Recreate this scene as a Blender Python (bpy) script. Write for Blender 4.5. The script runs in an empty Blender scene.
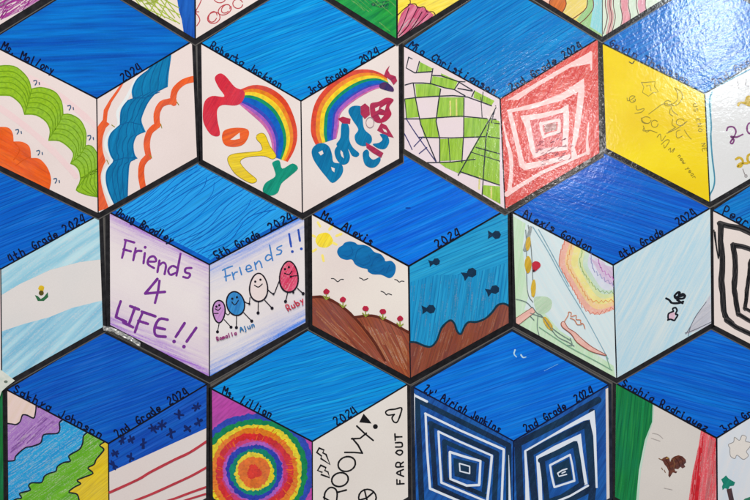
import bpy, math, random
from mathutils import Vector, geometry
random.seed(7)
S = bpy.context.scene
C = bpy.data.collections.new('place'); S.collection.children.link(C)
PX = 0.001                      # one millimetre of wall per unit of the tracing grid (750 x 500)
R = math.radians

# ---------------------------------------------------------------- camera, light, exposure
cam_d = bpy.data.cameras.new('camera'); cam = bpy.data.objects.new('camera', cam_d); C.objects.link(cam)
D = 1.25
cam.location = (0, -D, 0); cam.rotation_euler = (R(90), 0, 0)
cam_d.sensor_width = 36; cam_d.lens = 36*D/0.75; cam_d.clip_start = .05; cam_d.clip_end = 50
cam_d.dof.use_dof = True; cam_d.dof.focus_distance = D-0.012; cam_d.dof.aperture_fstop = 8
S.camera = cam
W = bpy.data.worlds.new('World'); S.world = W; W.use_nodes = True
W.node_tree.nodes['Background'].inputs[0].default_value = (0.80, 0.88, 1, 1)
W.node_tree.nodes['Background'].inputs[1].default_value = 0.14
def lamp(name, loc, size, power, col=(1, .97, .93), aim=(0, 0, 0), sy=None, shape='RECTANGLE', spread=180):
    d = bpy.data.lights.new(name, 'AREA'); d.shape = shape; d.size = size; d.size_y = sy or size
    d.energy = power; d.color = col; d.spread = R(spread)
    o = bpy.data.objects.new(name, d); C.objects.link(o); o.location = loc
    o.rotation_euler = (Vector(aim)-Vector(loc)).to_track_quat('-Z', 'Y').to_euler(); return o
def mirror(px, py, k):          # the point a flat wall mirrors to the camera from (px, py)
    x, z = (px-375)*PX, (250-py)*PX
    return (x+k*x, -k*D, z+k*z)
lamp('ceiling_light_panel', (-.35, -1.6, 2.6), 1.5, 64, aim=(-.05, 0, -.05))
lamp('ceiling_light_row', (0.3, -2.6, 2.2), 1.2, 46, aim=(.1, 0, 0))
lamp('window', mirror(712, 18, 1.5), .075, 4.2, (.86, .95, 1), sy=.34)
lamp('window_pane', mirror(775, 5, 1.5), .16, .6, (.8, .92, 1), sy=.5)
lamp('ceiling_lamp', mirror(557, 138, 1.6), .07, 1.1, (1, .95, .97))
S.view_settings.view_transform = 'Standard'; S.view_settings.look = 'None'
S.view_settings.exposure = 0.34; S.view_settings.gamma = 1
S.render.engine = 'CYCLES'; S.cycles.transparent_max_bounces = 48

# ---------------------------------------------------------------- materials
def lin(c):
    f = lambda v: v/12.92 if v <= .04045 else ((v+.055)/1.055)**2.4
    return tuple(f(v/255) for v in c)+(1,)
MC = {}
def mat(col, col2=None, ang=0, kind='ink', gloss=1.0, sx=9, sy=260, lines=.0, contrast=.16, wob=1, alpha=1, fade=None):
    """felt marker / pencil / paper under glossy laminate.  ang = stroke direction in degrees."""
    key = (col, col2, ang, kind, gloss, sx, sy, lines, contrast, wob, alpha, fade)
    if key in MC: return MC[key]
    m = bpy.data.materials.new(kind); m.use_nodes = True; nt = m.node_tree; N = nt.nodes; L = nt.links
    b = N['Principled BSDF']; b.inputs['Roughness'].default_value = .6
    b.inputs['Specular IOR Level'].default_value = .0
    b.inputs['Coat Weight'].default_value = 1; b.inputs['Coat Roughness'].default_value = .13
    tc = N.new('ShaderNodeTexCoord')
    def noise(src, scale, detail=2, rough=.5):
        n = N.new('ShaderNodeTexNoise'); n.inputs['Scale'].default_value = scale
        n.inputs['Detail'].default_value = detail; n.inputs['Roughness'].default_value = rough
        L.new(src, n.inputs['Vector']); return n.outputs['Fac']
    def mapping(src, rot=0, sc=(1, 1, 1), loc=(0, 0, 0)):
        n = N.new('ShaderNodeMapping'); n.inputs['Rotation'].default_value = (0, 0, rot)
        n.inputs['Scale'].default_value = sc; n.inputs['Location'].default_value = loc
        L.new(src, n.inputs['Vector']); return n.outputs[0]
    def ramp(src, lo, hi):
        n = N.new('ShaderNodeMapRange'); n.inputs['From Min'].default_value = lo; n.inputs['From Max'].default_value = hi
        L.new(src, n.inputs['Value']); return n.outputs[0]
    def mix(f, a, c2, mode='MIX'):
        n = N.new('ShaderNodeMix'); n.data_type = 'RGBA'; n.blend_type = mode
        for sock, v in ((0, f), (6, a), (7, c2)):
            if isinstance(v, (tuple, float, int)): n.inputs[sock].default_value = v
            else: L.new(v, n.inputs[sock])
        return n.outputs[2]
    # handling bumps of the laminate film
    bn = noise(tc.outputs['Object'], 260, 3, .55)
    bl = noise(tc.outputs['Object'], 45, 1)
    add = N.new('ShaderNodeMath'); add.operation = 'MULTIPLY_ADD'; L.new(bl, add.inputs[0]); add.inputs[1].default_value = 1.6; L.new(bn, add.inputs[2])
    bp = N.new('ShaderNodeBump'); bp.inputs['Strength'].default_value = 1; bp.inputs['Distance'].default_value = .00011*gloss
    L.new(add.outputs[0], bp.inputs['Height']); L.new(bp.outputs[0], b.inputs['Coat Normal'])
    base = lin(col); c2 = lin(col2) if col2 else tuple(min(1, v*(1-contrast*2)) for v in base[:3])+(1,)
    seed = (random.random()*3, random.random()*3, 0)
    o = N.new('ShaderNodeObjectInfo'); vm = N.new('ShaderNodeVectorMath'); vm.operation = 'ADD'
    L.new(tc.outputs['Object'], vm.inputs[0]); vm.inputs[1].default_value = seed
    co = vm.outputs[0]
    if kind == 'paper':
        f = ramp(noise(co, 14, 3), .3, .75); g = ramp(noise(co, 900, 2), .2, .8)
        out = mix(f, base, c2); out = mix(g, out, mix(.06, out, (0, 0, 0, 1)))
    elif kind == 'ink':
        f = ramp(noise(co, 160, 3), .35, .7); out = mix(f, base, c2)
    else:
        # hand wobble then stretch along the stroke
        w = N.new('ShaderNodeTexNoise'); w.inputs['Scale'].default_value = 9; L.new(co, w.inputs['Vector'])
        sc = N.new('ShaderNodeVectorMath'); sc.operation = 'SCALE'; sc.inputs['Scale'].default_value = .003*wob; L.new(w.outputs['Color'], sc.inputs[0])
        ad = N.new('ShaderNodeVectorMath'); ad.operation = 'ADD'; L.new(co, ad.inputs[0]); L.new(sc.outputs[0], ad.inputs[1])
        r = mapping(ad.outputs[0], R(-ang))
        n1 = noise(mapping(r, 0, (sx, sy, 1)), 1, 2)
        n2 = noise(mapping(r, 0, (sx*4, sy*3.2, 1), (5, 2, 0)), 1, 2)
        f1 = ramp(n1, .33, .67); f2 = ramp(n2, .3, .7)
        if kind == 'marker':
            out = mix(f1, base, c2); out = mix(ramp(n2, .42, .75), out, mix(.30, out, (0, 0, .02, 1)))
            blot = ramp(noise(co, 22, 2), .35, .7); out = mix(blot, out, mix(.035, out, (0, .6, 1, 1)))
            fine = ramp(noise(co, 620, 3), .55, .75); out = mix(fine, out, mix(.03, out, (.1, .7, 1, 1)))
            if lines:                           # side by side pen strokes: each its own tone, a dark seam where two overlap
                def mth(op, a, b_=None, c_=None):
                    n = N.new('ShaderNodeMath'); n.operation = op
                    for i, v in enumerate((a, b_, c_)):
                        if v is None: continue
                        if isinstance(v, (int, float)): n.inputs[i].default_value = v
                        else: L.new(v, n.inputs[i])
                    return n.outputs[0]
                sp = N.new('ShaderNodeSeparateXYZ'); L.new(r, sp.inputs[0])
                wv = noise(mapping(r, 0, (10, 26, 1), (3, 1, 0)), 1, 2)
                yy = mth('MULTIPLY_ADD', wv, 1.8, mth('MULTIPLY', sp.outputs[1], 290))
                fr = mth('FRACT', yy); fl = mth('FLOOR', yy)
                wn = N.new('ShaderNodeTexWhiteNoise'); wn.noise_dimensions = '1D'; L.new(fl, wn.inputs['W'])
                out = mix(mth('MULTIPLY', wn.outputs['Value'], .75*min(1, lines*1.6)), out, c2)
                seam = ramp(mth('ABSOLUTE', mth('SUBTRACT', fr, .5)), .33, .48)
                br = ramp(noise(mapping(r, 0, (14, 290, 1), (9, 3, 0)), 1, 2), .36, .56)
                dk = (0, base[1]*.3, base[2]*.5, 1)
                out = mix(mth('MULTIPLY', mth('MULTIPLY', seam, br), min(1, lines*2.3)), out, dk)
                lt = (min(1, base[0]+.03), min(1, base[1]*1.55), min(1, base[2]*1.2), 1)
                out = mix(mth('MULTIPLY', ramp(noise(mapping(r, 0, (18, 520, 1), (2, 6, 0)), 1, 2), .52, .72), .38), out, lt)
        else:                                   # pencil / crayon: grain of the paper shows through
            out = mix(f1, base, c2)
            g = noise(co, 700, 3); s2 = N.new('ShaderNodeMath'); s2.operation = 'MULTIPLY_ADD'
            L.new(n2, s2.inputs[0]); s2.inputs[1].default_value = 1.4; L.new(g, s2.inputs[2])
            out = mix(ramp(s2.outputs[0], 1.2, 1.75), out, mix(.55, out, lin((228, 216, 212))))
    if fade:                                    # pencil rubbed in along some edges: (nx, ny, offset mm, width mm, strength)
        fcol, fang, planes = fade; acc = None
        sp = N.new('ShaderNodeSeparateXYZ'); L.new(tc.outputs['Object'], sp.inputs[0])
        st = noise(mapping(mapping(co, R(-fang)), 0, (16, 330, 1)), 1, 3, .65); g2 = noise(co, 800, 2)
        def mth(op, a, b_, c_=None):
            n = N.new('ShaderNodeMath'); n.operation = op; n.use_clamp = False
            for i, v in enumerate((a, b_, c_)):
                if v is None: continue
                if isinstance(v, (int, float)): n.inputs[i].default_value = v
                else: L.new(v, n.inputs[i])
            return n.outputs[0]
        for nx, ny, off, wd, stg in planes:
            d_ = mth('MULTIPLY_ADD', sp.outputs[0], nx*1000, mth('MULTIPLY_ADD', sp.outputs[1], ny*1000, -off))
            f_ = mth('MULTIPLY', mth('POWER', 2.718, mth('MULTIPLY', mth('MAXIMUM', d_, 0), -1/wd)), stg)
            acc = f_ if acc is None else mth('MAXIMUM', acc, f_)
        acc = mth('MULTIPLY', acc, mth('MULTIPLY_ADD', ramp(st, .34, .64), 1.15, .2))
        acc = mth('MULTIPLY', acc, mth('MULTIPLY_ADD', ramp(g2, .3, .7), .45, .75))
        ncl = N.new('ShaderNodeClamp'); L.new(acc, ncl.inputs[0]); out = mix(ncl.outputs[0], out, lin(fcol))
    if alpha < 1: b.inputs['Alpha'].default_value = alpha; b.inputs['Coat Weight'].default_value = 0
    L.new(out, b.inputs['Base Color'])
    MC[key] = m; return m

# ---------------------------------------------------------------- 2D drawing toolkit (tracing-grid coordinates, y down)
def K(x0, y0, s, pts): return [(x0+x/s, y0+y/s) for x, y in pts]
def smooth(pts, closed=False, n=5):
    if len(pts) < 3: return list(pts)
    out = []; m = len(pts); rng = range(m if closed else m-1)
    for i in rng:
        p = [pts[(i+k) % m] if closed else pts[max(0, min(m-1, i+k))] for k in (-1, 0, 1, 2)]
        for j in range(n):
            t = j/n; q = []
            for a in (0, 1):
                q.append(.5*((2*p[1][a])+(-p[0][a]+p[2][a])*t+(2*p[0][a]-5*p[1][a]+4*p[2][a]-p[3][a])*t*t+(-p[0][a]+3*p[1][a]-3*p[2][a]+p[3][a])*t**3))
            out.append(tuple(q))
    if not closed: out.append(pts[-1])
    return out
def resample(pts, n):
    d = [0]
    for a, b in zip(pts, pts[1:]): d.append(d[-1]+math.dist(a, b))
    out = []
    for i in range(n):
        t = d[-1]*i/(n-1); j = 1
        while j < len(d)-1 and d[j] < t: j += 1
        u = (t-d[j-1])/max(1e-9, d[j]-d[j-1]); a, b = pts[j-1], pts[j]
        out.append((a[0]+(b[0]-a[0])*u, a[1]+(b[1]-a[1])*u))
    return out
def ell(cx, cy, rx, ry=None, n=22, rot=0, jit=0):
    ry = ry or rx; o = []
    for i in range(n):
        t = 2*math.pi*i/n; k = 1+random.uniform(-jit, jit); x, y = rx*k*math.cos(t), ry*k*math.sin(t)
        o.append((cx+x*math.cos(rot)-y*math.sin(rot), cy+x*math.sin(rot)+y*math.cos(rot)))
    return o
def area2(p): return sum(a[0]*b[1]-b[0]*a[1] for a, b in zip(p, p[1:]+p[:1]))
def clip(poly, conv):
    if area2(conv) < 0: conv = conv[::-1]
    for a, b in zip(conv, conv[1:]+conv[:1]):
        side = lambda p: (b[0]-a[0])*(p[1]-a[1])-(b[1]-a[1])*(p[0]-a[0])
        out = []
        for p, q in zip(poly, poly[1:]+poly[:1]):
            sp, sq = side(p), side(q)
            if sp >= 0: out.append(p)
            if (sp >= 0) != (sq >= 0):
                t = sp/(sp-sq); out.append((p[0]+(q[0]-p[0])*t, p[1]+(q[1]-p[1])*t))
        poly = out
        if len(poly) < 3: return []
    return poly
def tris(pts):
    f = geometry.tessellate_polygon([[Vector((x, y, 0)) for x, y in pts]])
    return [[pts[i] for i in t] for t in f]
def ribbon(pts, w, jit=.12):
    n = len(pts); L_, R_ = [], []
    for i, p in enumerate(pts):
        a, b = pts[max(0, i-1)], pts[min(n-1, i+1)]
        dx, dy = b[0]-a[0], b[1]-a[1]; l = math.hypot(dx, dy) or 1; dx /= l; dy /= l
        ww = (w[0]+(w[1]-w[0])*i/max(1, n-1)) if isinstance(w, tuple) else w
        h = ww/2*(1+random.uniform(-jit, jit))
        L_.append((p[0]-dy*h, p[1]+dx*h)); R_.append((p[0]+dy*h, p[1]-dx*h))
    fs = [[L_[i], L_[i+1], R_[i+1], R_[i]] for i in range(n-1)]
    w0 = w[0] if isinstance(w, tuple) else w; w1 = w[1] if isinstance(w, tuple) else w
    for p, q, hw, l_, r_ in ((pts[0], pts[1], w0/2, R_[0], L_[0]), (pts[-1], pts[-2], w1/2, L_[-1], R_[-1])):
        if hw < .3: continue
        ang = math.atan2(p[1]-q[1], p[0]-q[0])
        arc = [(p[0]+hw*math.cos(ang+t), p[1]+hw*math.sin(ang+t)) for t in (-1.57, -.9, -.3, .3, .9, 1.57)]
        fs.append(arc)
    return fs
def add_mesh(name, faces, m, parent, origin, z=0.0):
    """faces: list of (polygon, z in mm) -> one mesh object, local to the card's centre"""
    vs, fs = [], []
    for poly, zz in faces:
        if len(poly) < 3: continue
        if area2(poly) > 0: poly = poly[::-1]        # y is down, so this makes +z face outwards
        k = len(vs)
        vs += [((x-origin[0])*PX, (origin[1]-y)*PX, zz*PX) for x, y in poly]
        fs.append(list(range(k, len(vs))))
    me = bpy.data.meshes.new(name); me.from_pydata(vs, [], fs); me.materials.append(m)
    o = bpy.data.objects.new(name, me); C.objects.link(o); o.parent = parent; return o
def slab(name, poly, z0, z1, m, parent, origin, holes=None):
    if area2(poly) > 0: poly = poly[::-1]
    n = len(poly); v = [((x-origin[0])*PX, (origin[1]-y)*PX, z*PX) for z in (z0, z1) for x, y in poly]
    if holes:
        h = holes if area2(holes) < 0 else holes[::-1]
        v += [((x-origin[0])*PX, (origin[1]-y)*PX, z*PX) for z in (z0, z1) for x, y in h]
        fs = []
        for i in range(n):
            j = (i+1) % n
            fs += [[n+i, n+j, 3*n+j, 3*n+i], [i, 2*n+i, 2*n+j, j], [i, j, n+j, n+i], [2*n+j, 2*n+i, 3*n+i, 3*n+j]]
    else:
        fs = [list(range(n, 2*n)), list(range(n))[::-1]]+[[i, (i+1) % n, n+(i+1) % n, n+i] for i in range(n)]
    me = bpy.data.meshes.new(name); me.from_pydata(v, [], fs); me.materials.append(m); me.update()
    o = bpy.data.objects.new(name, me); C.objects.link(o); o.parent = parent; return o

# one-stroke handwriting: two digits = x, y on a 6-wide grid, baseline y=2, x-height 6, capitals 9
FONT = {
'a':'56352423334463 56 52 62','b':'19 12|14364553524222','c':'5536252332425 ','d':'59 52|5436252332425 3','e':'14545536252332425 3',
}
F = {}
def defont():
    raw = {
    'a':'55 36 15 13 32 53|56 52','b':'19 12|15 36 54 53 32 12','c':'55 36 15 13 32 53','d':'59 52|55 36 15 13 32 53','e':'14 54 55 36 15 13 32 53',
    'f':'59 39 28 22|06 46','g':'55 36 15 13 32 53|56 51 30 11','h':'19 12|15 36 55 52','i':'26 22|28 28','j':'36 31 10|38 38','k':'19 12|55 14 52',
    'l':'29 22','m':'06 02|05 16 25 22|25 36 55 52','n':'16 12|15 36 55 52','o':'36 15 13 32 53 55 36','p':'16 10|15 36 55 53 32 13','q':'55 36 15 13 32 53|56 50',
    'r':'16 12|15 36 55','s':'55 36 15 34 53 32 12','t':'29 23 32 52|06 46','u':'16 13 32 53|56 52','v':'16 32 56','w':'06 12 35 42 66','x':'16 52|56 12',
    'y':'16 33|56 33 10','z':'16 56 12 52','A':'02 39 62|15 55','B':'19 12|19 48 46 15|15 54 53 12','C':'58 39 16 14 32 53','D':'19 12|19 48 55 43 12',
    'E':'59 19 12 52|16 46','F':'19 12|19 59|16 46','G':'58 39 16 14 32 53 55 35','I':'29 22','J':'59 53 32 13','K':'19 12|59 15 52','L':'19 12 52','M':'02 09 35 69 62',
    'N':'12 19 52 59','O':'39 16 14 32 53 57 39','P':'12 19 49 57 45 15','R':'12 19 49 57 45 15|35 52','S':'58 39 17 26 54 43 32 13','T':'09 69|39 32',
    'U':'19 13 32 53 59','Z':'19 59 12 52','0':'39 16 14 32 53 57 39','2':'18 39 57 12 52','3':'19 49 36 54 32 13','4':'39 14 54|59 52','5':'59 19 16 45 53 32 13',
    '.':'22 22','!':'29 24|22 22',"'":'29 27','?':'18 39 57 34|32 32','Y':'19 35|59 35 32','V':'19 32 59'}
    for k, v in raw.items():
        F[k] = [[(int(p[0]), int(p[1])) for p in st.split()] for st in v.split('|')]
defont()

class Panel:
    def __init__(s, card, poly, name, m, label):
        s.card, s.poly, s.z = card, poly, .30
        s.ob = slab(name, poly, .20, .28, m, card.root, card.o)
        if label: s.ob['label'] = label
    def item(s, name, faces, m, label=None, clipit=True):
        out = []; s.z += .012
        for i, f in enumerate(faces):
            q = clip(f, s.poly) if clipit else f
            if len(q) > 2: out.append((q, s.z))
        if not out: return None
        o = add_mesh(name, out, m, s.ob, s.card.o)
        if label: o['label'] = label
        return o
    def fill(s, name, pts, m, label=None, sm=False, holes=()):
        if sm: pts = smooth(pts, True, 4)
        return s.item(name, tris(pts), m, label)
    def strokes(s, name, paths, w, m, label=None, sm=True, clipit=True, jit=.12, split=False):
        if split:
            for q_ in paths: s.strokes(name, [q_], w, m, label, sm, clipit, jit); s.z -= .02
            s.z += .02; return
        out = []; s.z += .012
        for k, p in enumerate(paths):
            if len(p) == 2 and math.dist(*p) < .05: fs = [ell(p[0][0], p[0][1], (w if not isinstance(w, tuple) else w[0])*.7, n=10)]
            else:
                if len(p) == 2:
                    a, b = p; p = [a, ((a[0]+b[0])/2, (a[1]+b[1])/2), b]
                fs = ribbon(smooth(p, False, 4) if sm else p, w, jit)
            zz = s.z+.0015*(k % 16)
            for j, f in enumerate(fs):
                q = clip(f, s.poly) if clipit else f
                if len(q) > 2: out.append((q, zz+(.0004 if j >= len(fs)-2 else 0)))
        s.z += .02
        if not out: return None
        o = add_mesh(name, out, m, s.ob, s.card.o)
        if label: o['label'] = label
        return o
    def text(s, txt, p0, p1, h, w, m, label=None, name='lettering', jit=.35, lean=0, clipit=False, gap=7.5):
        n = len(txt); L_ = math.dist(p0, p1); ux, uy = (p1[0]-p0[0])/L_, (p1[1]-p0[1])/L_; vx, vy = uy, -ux
        paths = []
        for i, ch in enumerate(txt):
            if ch not in F: continue
            dy = random.uniform(-jit, jit)*.5; sk = lean+random.uniform(-.12, .12)*jit*2
            for st in F[ch]:
                q = []
                for x, y in st:
                    yy = (y-2)/7*h; a = (i*gap+x*1.0)/(n*gap)*L_+sk*yy; b = yy+dy
                    q.append((p0[0]+ux*a+vx*b+random.uniform(-jit, jit)*.3, p0[1]+uy*a+vy*b+random.uniform(-jit, jit)*.3))
                if len(st) == 2 and st[0] == st[1]: q[1] = q[0]
                paths.append(q)
        return s.strokes(name, paths, w, m, label, clipit=clipit)
    def hatch(s, name, region, ang, n, length, w, m, dens=None, label=None, wob=.4):
        """individual pencil strokes scattered over a convex region"""
        xs = [p[0] for p in region]; ys = [p[1] for p in region]; out = []; s.z += .012; k = t = 0
        while k < n and t < n*30:
            t += 1; x, y = random.uniform(min(xs), max(xs)), random.uniform(min(ys), max(ys))
            if dens and random.random() > dens(x, y): continue
            a = R(-ang+random.uniform(-4, 4)); l = length*random.uniform(.5, 1.2)/2
            p = [(x+math.cos(a)*l*u, y+math.sin(a)*l*u+random.uniform(-wob, wob)) for u in (-1, -.3, .3, 1)]
            zz = s.z+.0004*(k % 60)
            got = False
            for f in ribbon(smooth(p, False, 3), w*random.uniform(.6, 1.3), .2):
                q = clip(f, region)
                q = clip(q, s.poly) if len(q) > 2 else q
                if len(q) > 2: out.append((q, zz)); got = True
            k += 1
        s.z += .026
        if out:
            o = add_mesh(name, out, m, s.ob, s.card.o)
            if label: o['label'] = label
            return o
    def bands(s, outer, inner, cols, names, widths=None, kind='marker', gloss=1, n=26):
        A, B = resample(smooth(outer), n), resample(smooth(inner), n); widths = widths or [1]*len(cols); tot = sum(widths); t = 0
        for c, w, nm in zip(cols, widths, names):
            t2 = t+w/tot; L_ = lambda u: [(a[0]+(b[0]-a[0])*u, a[1]+(b[1]-a[1])*u) for a, b in zip(A, B)]
            p, q = L_(t), L_(min(1, t2+.02))
            s.item('rainbow_band', [[p[i], p[i+1], q[i+1], q[i]] for i in range(n-1)], mat(c, kind=kind, ang=60, gloss=gloss, sx=60, sy=70, contrast=.06), nm+' band of the rainbow')
            t = t2

INK = (22, 22, 48)
class Card:
    def __init__(s, name_label, T, UL, UR, Cc, LL, LR, B, row, gloss=1.0, rim=(2.4, 4.0, 5.0), rim_col=(24, 22, 24), par=0):
        s.o = Cc; s.T, s.UL, s.UR, s.C, s.LL, s.LR, s.B = T, UL, UR, Cc, LL, LR, B; s.gloss = gloss
        r = bpy.data.objects.new('hexagon_card', None); C.objects.link(r); s.root = r; r.empty_display_size = .02
        r.rotation_euler = (R(90), 0, 0); r.location = ((Cc[0]-375)*PX, -((3-row)*.45+.03+par*.1)*PX, (250-Cc[1])*PX)
        r['label'] = name_label; r['category'] = 'decorated card'; r['group'] = 'hexagonal cards with children\'s drawings'
        t, v, b = rim
        def hexa(t, v, b):
            # push each edge outwards by its own rim width
            P = [T, UR, LR, B, LL, UL]; off = [t, v, b, b, v, t]; q = []
            ed = []
            for i in range(6):
                a, c = P[i], P[(i+1) % 6]; dx, dy = c[0]-a[0], c[1]-a[1]; l = math.hypot(dx, dy); nx, ny = dy/l, -dx/l
                ed.append(((a[0]+nx*off[i], a[1]+ny*off[i]), (dx, dy)))
            for i in range(6):
                (p, d), (p2, d2) = ed[i-1], ed[i]; den = d[0]*d2[1]-d[1]*d2[0]
                u = ((p2[0]-p[0])*d2[1]-(p2[1]-p[1])*d2[0])/den; q.append((p[0]+d[0]*u, p[1]+d[1]*u))
            return q
        h = hexa(t, v, b); h2 = hexa(t+.9, v+.9, b+1.1)
        slab('black_border', h, 0, .2, mat(rim_col, tuple(c+16 for c in rim_col), kind='ink', gloss=gloss), r, s.o)
        slab('laminate_edge', h2, .02, .12, FILM, r, s.o, holes=h)
    def top(s, col, col2, ang, lines=.5, sx=6, sy=210, wob=1, label=None):
        s.tp = Panel(s, [s.T, s.UR, s.C, s.UL], 'blue_panel', mat(col, col2, ang, 'marker', s.gloss, sx, sy, lines, wob=wob), label)
        return s.tp
    def left(s, m, label): s.lp = Panel(s, [s.UL, s.C, s.B, s.LL], 'drawing_panel', m, label); return s.lp
    def right(s, m, label): s.rp = Panel(s, [s.C, s.UR, s.LR, s.B], 'drawing_panel', m, label); return s.rp
    def lines(s, w=1.5, w2=1.2, col=(14, 14, 26)):
        m = mat(col, kind='ink', gloss=s.gloss); out = []
        for k, (a, b, ww) in enumerate(((s.UL, s.C, w), (s.C, s.UR, w), (s.C, s.B, w2))):
            mid = [(a[0]+(b[0]-a[0])*t, a[1]+(b[1]-a[1])*t+random.uniform(-.12, .12)) for t in (0, .25, .5, .75, 1)]
            out += [(f, .44+.004*k) for f in ribbon(mid, ww, .08)]
        add_mesh('divider_line', out, m, s.root, s.o)
    def names(s, a=None, b=None, ca=INK, h=6.8, w=1.35, spa=(.03, .85), spb=None, b2=None, gl=None):
        """handwriting standing on the two lower edges of the blue rhombus"""
        h *= 1.04; w = max(w, 1.1)*1.08; ca = tuple(int(v*.8) for v in ca)
        m = mat(ca, kind='ink', gloss=s.gloss)
        def on(P, Q, t, up=1.1):
            dx, dy = Q[0]-P[0], Q[1]-P[1]; l = math.hypot(dx, dy); return (P[0]+dx*t+dy/l*up, P[1]+dy*t-dx/l*up)
        if a: s.tp.text(a, on(s.UL, s.C, spa[0]), on(s.UL, s.C, spa[1]), h, w, m, 'black handwritten name along the left edge', jit=.9)
        for tx, sp in (b or []): s.tp.text(tx, on(s.C, s.UR, sp[0]), on(s.C, s.UR, sp[1]), h, w, m, 'black handwritten "%s"' % tx, jit=.75)

FILM = bpy.data.materials.new('laminate_film'); FILM.use_nodes = True
_b = FILM.node_tree.nodes['Principled BSDF']; _b.inputs['Base Color'].default_value = lin((104, 100, 96)); _b.inputs['Roughness'].default_value = .3
_b.inputs['Alpha'].default_value = .62; _b.inputs['Coat Weight'].default_value = 1

# ---------------------------------------------------------------- the wall behind
wm = bpy.data.materials.new('painted_wall'); wm.use_nodes = True
nt = wm.node_tree; n = nt.nodes.new('ShaderNodeTexNoise'); n.inputs['Scale'].default_value = 60; n.inputs['Detail'].default_value = 6
tcn = nt.nodes.new('ShaderNodeTexCoord'); nt.links.new(tcn.outputs['Object'], n.inputs['Vector'])
cr = nt.nodes.new('ShaderNodeValToRGB'); cr.color_ramp.elements[0].color = lin((62, 58, 54)); cr.color_ramp.elements[1].color = lin((96, 90, 84))
nt.links.new(n.outputs['Fac'], cr.inputs[0]); nt.links.new(cr.outputs[0], nt.nodes['Principled BSDF'].inputs['Base Color'])
v = [(x, y, z) for x in (-1.3, 1.3) for y in (0, .1) for z in (-1, 1)]
me = bpy.data.meshes.new('wall'); me.from_pydata(v, [], [(0, 4, 5, 1), (2, 3, 7, 6), (0, 1, 3, 2), (4, 6, 7, 5), (1, 5, 7, 3), (0, 2, 6, 4)]); me.materials.append(wm)
wl = bpy.data.objects.new('wall', me); C.objects.link(wl); wl['kind'] = 'structure'

rn = random.uniform
PAP = lambda g=1, c=(232, 220, 214), c2=(226, 210, 205): mat(c, c2, kind='paper', gloss=g)
def ink(c, g=1, c2=None, contrast=.12): return mat(c, c2, kind='ink', gloss=g, contrast=contrast)
def mk(c, c2=None, ang=60, g=1, sx=14, sy=220, lines=.0, contrast=.14): return mat(c, c2, ang, 'marker', g, sx, sy, lines, contrast)
def pc(c, c2=None, ang=60, g=1, sx=14, sy=260, contrast=.1, alpha=1, fade=None): return mat(c, c2, ang, 'pencil', g, sx, sy, 0, contrast, 1, alpha, fade)

#EXTRA_BEGIN
# ================================================================ top row: only the lower tips show
c = Card('card with purple crayon scribble in the top left corner of the photo', (-3, -202), (-100, -144), (94, -144), (-3, -88), (-100, -30), (92, -32), (-3, 27), 0, rim=(2.3, 4, 6.6))
c.top((5, 118, 207), (0, 87, 181), 20); c.left(PAP(), 'white paper panel')
p = c.right(PAP(c=(225, 205, 212)), 'white panel scribbled with purple crayon')
reg = [(-3, 2), (20, -12), (60, -12), (24, 10), (-3, 22)]
p.hatch('purple_scribble', reg, 28, 70, 26, 1.5, pc((176, 60, 150), (150, 50, 140), 28, alpha=.85), wob=.8)
p.hatch('lilac_scribble', reg, 38, 26, 20, 1.1, pc((205, 140, 195), None, 30, alpha=.8), wob=.8)
p.hatch('grey_scribble', [(-3, 0), (8, -6), (10, 3), (-3, 8)], 30, 14, 12, 1.2, pc((140, 130, 150), None, 30, alpha=.42))
p.hatch('purple_scribble', reg, 52, 12, 16, .9, ink((140, 40, 125)), wob=1.2)
c.lines()

c = Card('card at the top edge with lime hatching, a blue stripe and a red chain drawing', (195, -192), (100, -137), (292, -137), (195, -80), (101, -19), (291, -20), (195.5, 39), 0)
c.top((5, 118, 207), (0, 87, 181), 20)
p = c.left(PAP(c=(232, 226, 205)), 'cream panel with lime hatching')
p.fill('blue_stripe', [(176, -10), (196, -10), (197, 40), (184, 33), (182, 20), (179, 10)], mk((30, 90, 185), (20, 70, 165), 85))
gm = ink((165, 185, 60))
p.strokes('lime_hatching', [[(130+i*5, -8), (150+i*5, 18)] for i in range(7)]+[[(132, 2), (176, 22)], [(140, -4), (180, 24)], [(148, -2), (180, 15)], [(158, -4), (179, 8)], [(170, -6), (160, 18)], [(160, -5), (150, 12)]], 1.0, gm)
p.hatch('lime_shading', [(130, -6), (160, -6), (158, 6), (142, 4)], 20, 24, 14, 2, pc((180, 200, 70), alpha=.42))
p = c.right(PAP(), 'white panel with a red chain drawing')
rm = ink((190, 70, 78))
p.strokes('red_chain', [smooth(ell(214, 18, 6.5, 5.4, 10, -.5)+[(220, 15)], False, 2), ell(213, 17, 4, 5.5, 10, .4), ell(225, 10, 7, 4.6, 11, -.5), ell(226, 9, 3.5, 5, 10, .8), ell(238, 4, 5, 4.6, 11, .2), ell(220, -2, 6, 5, 10), [(203, -4), (200, 4), (196, 12), (199, 17), (200, 21), (197, 26)], [(196, 12), (199, 12)]], 1.0, rm)
c.lines(w2=1.6)

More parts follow.
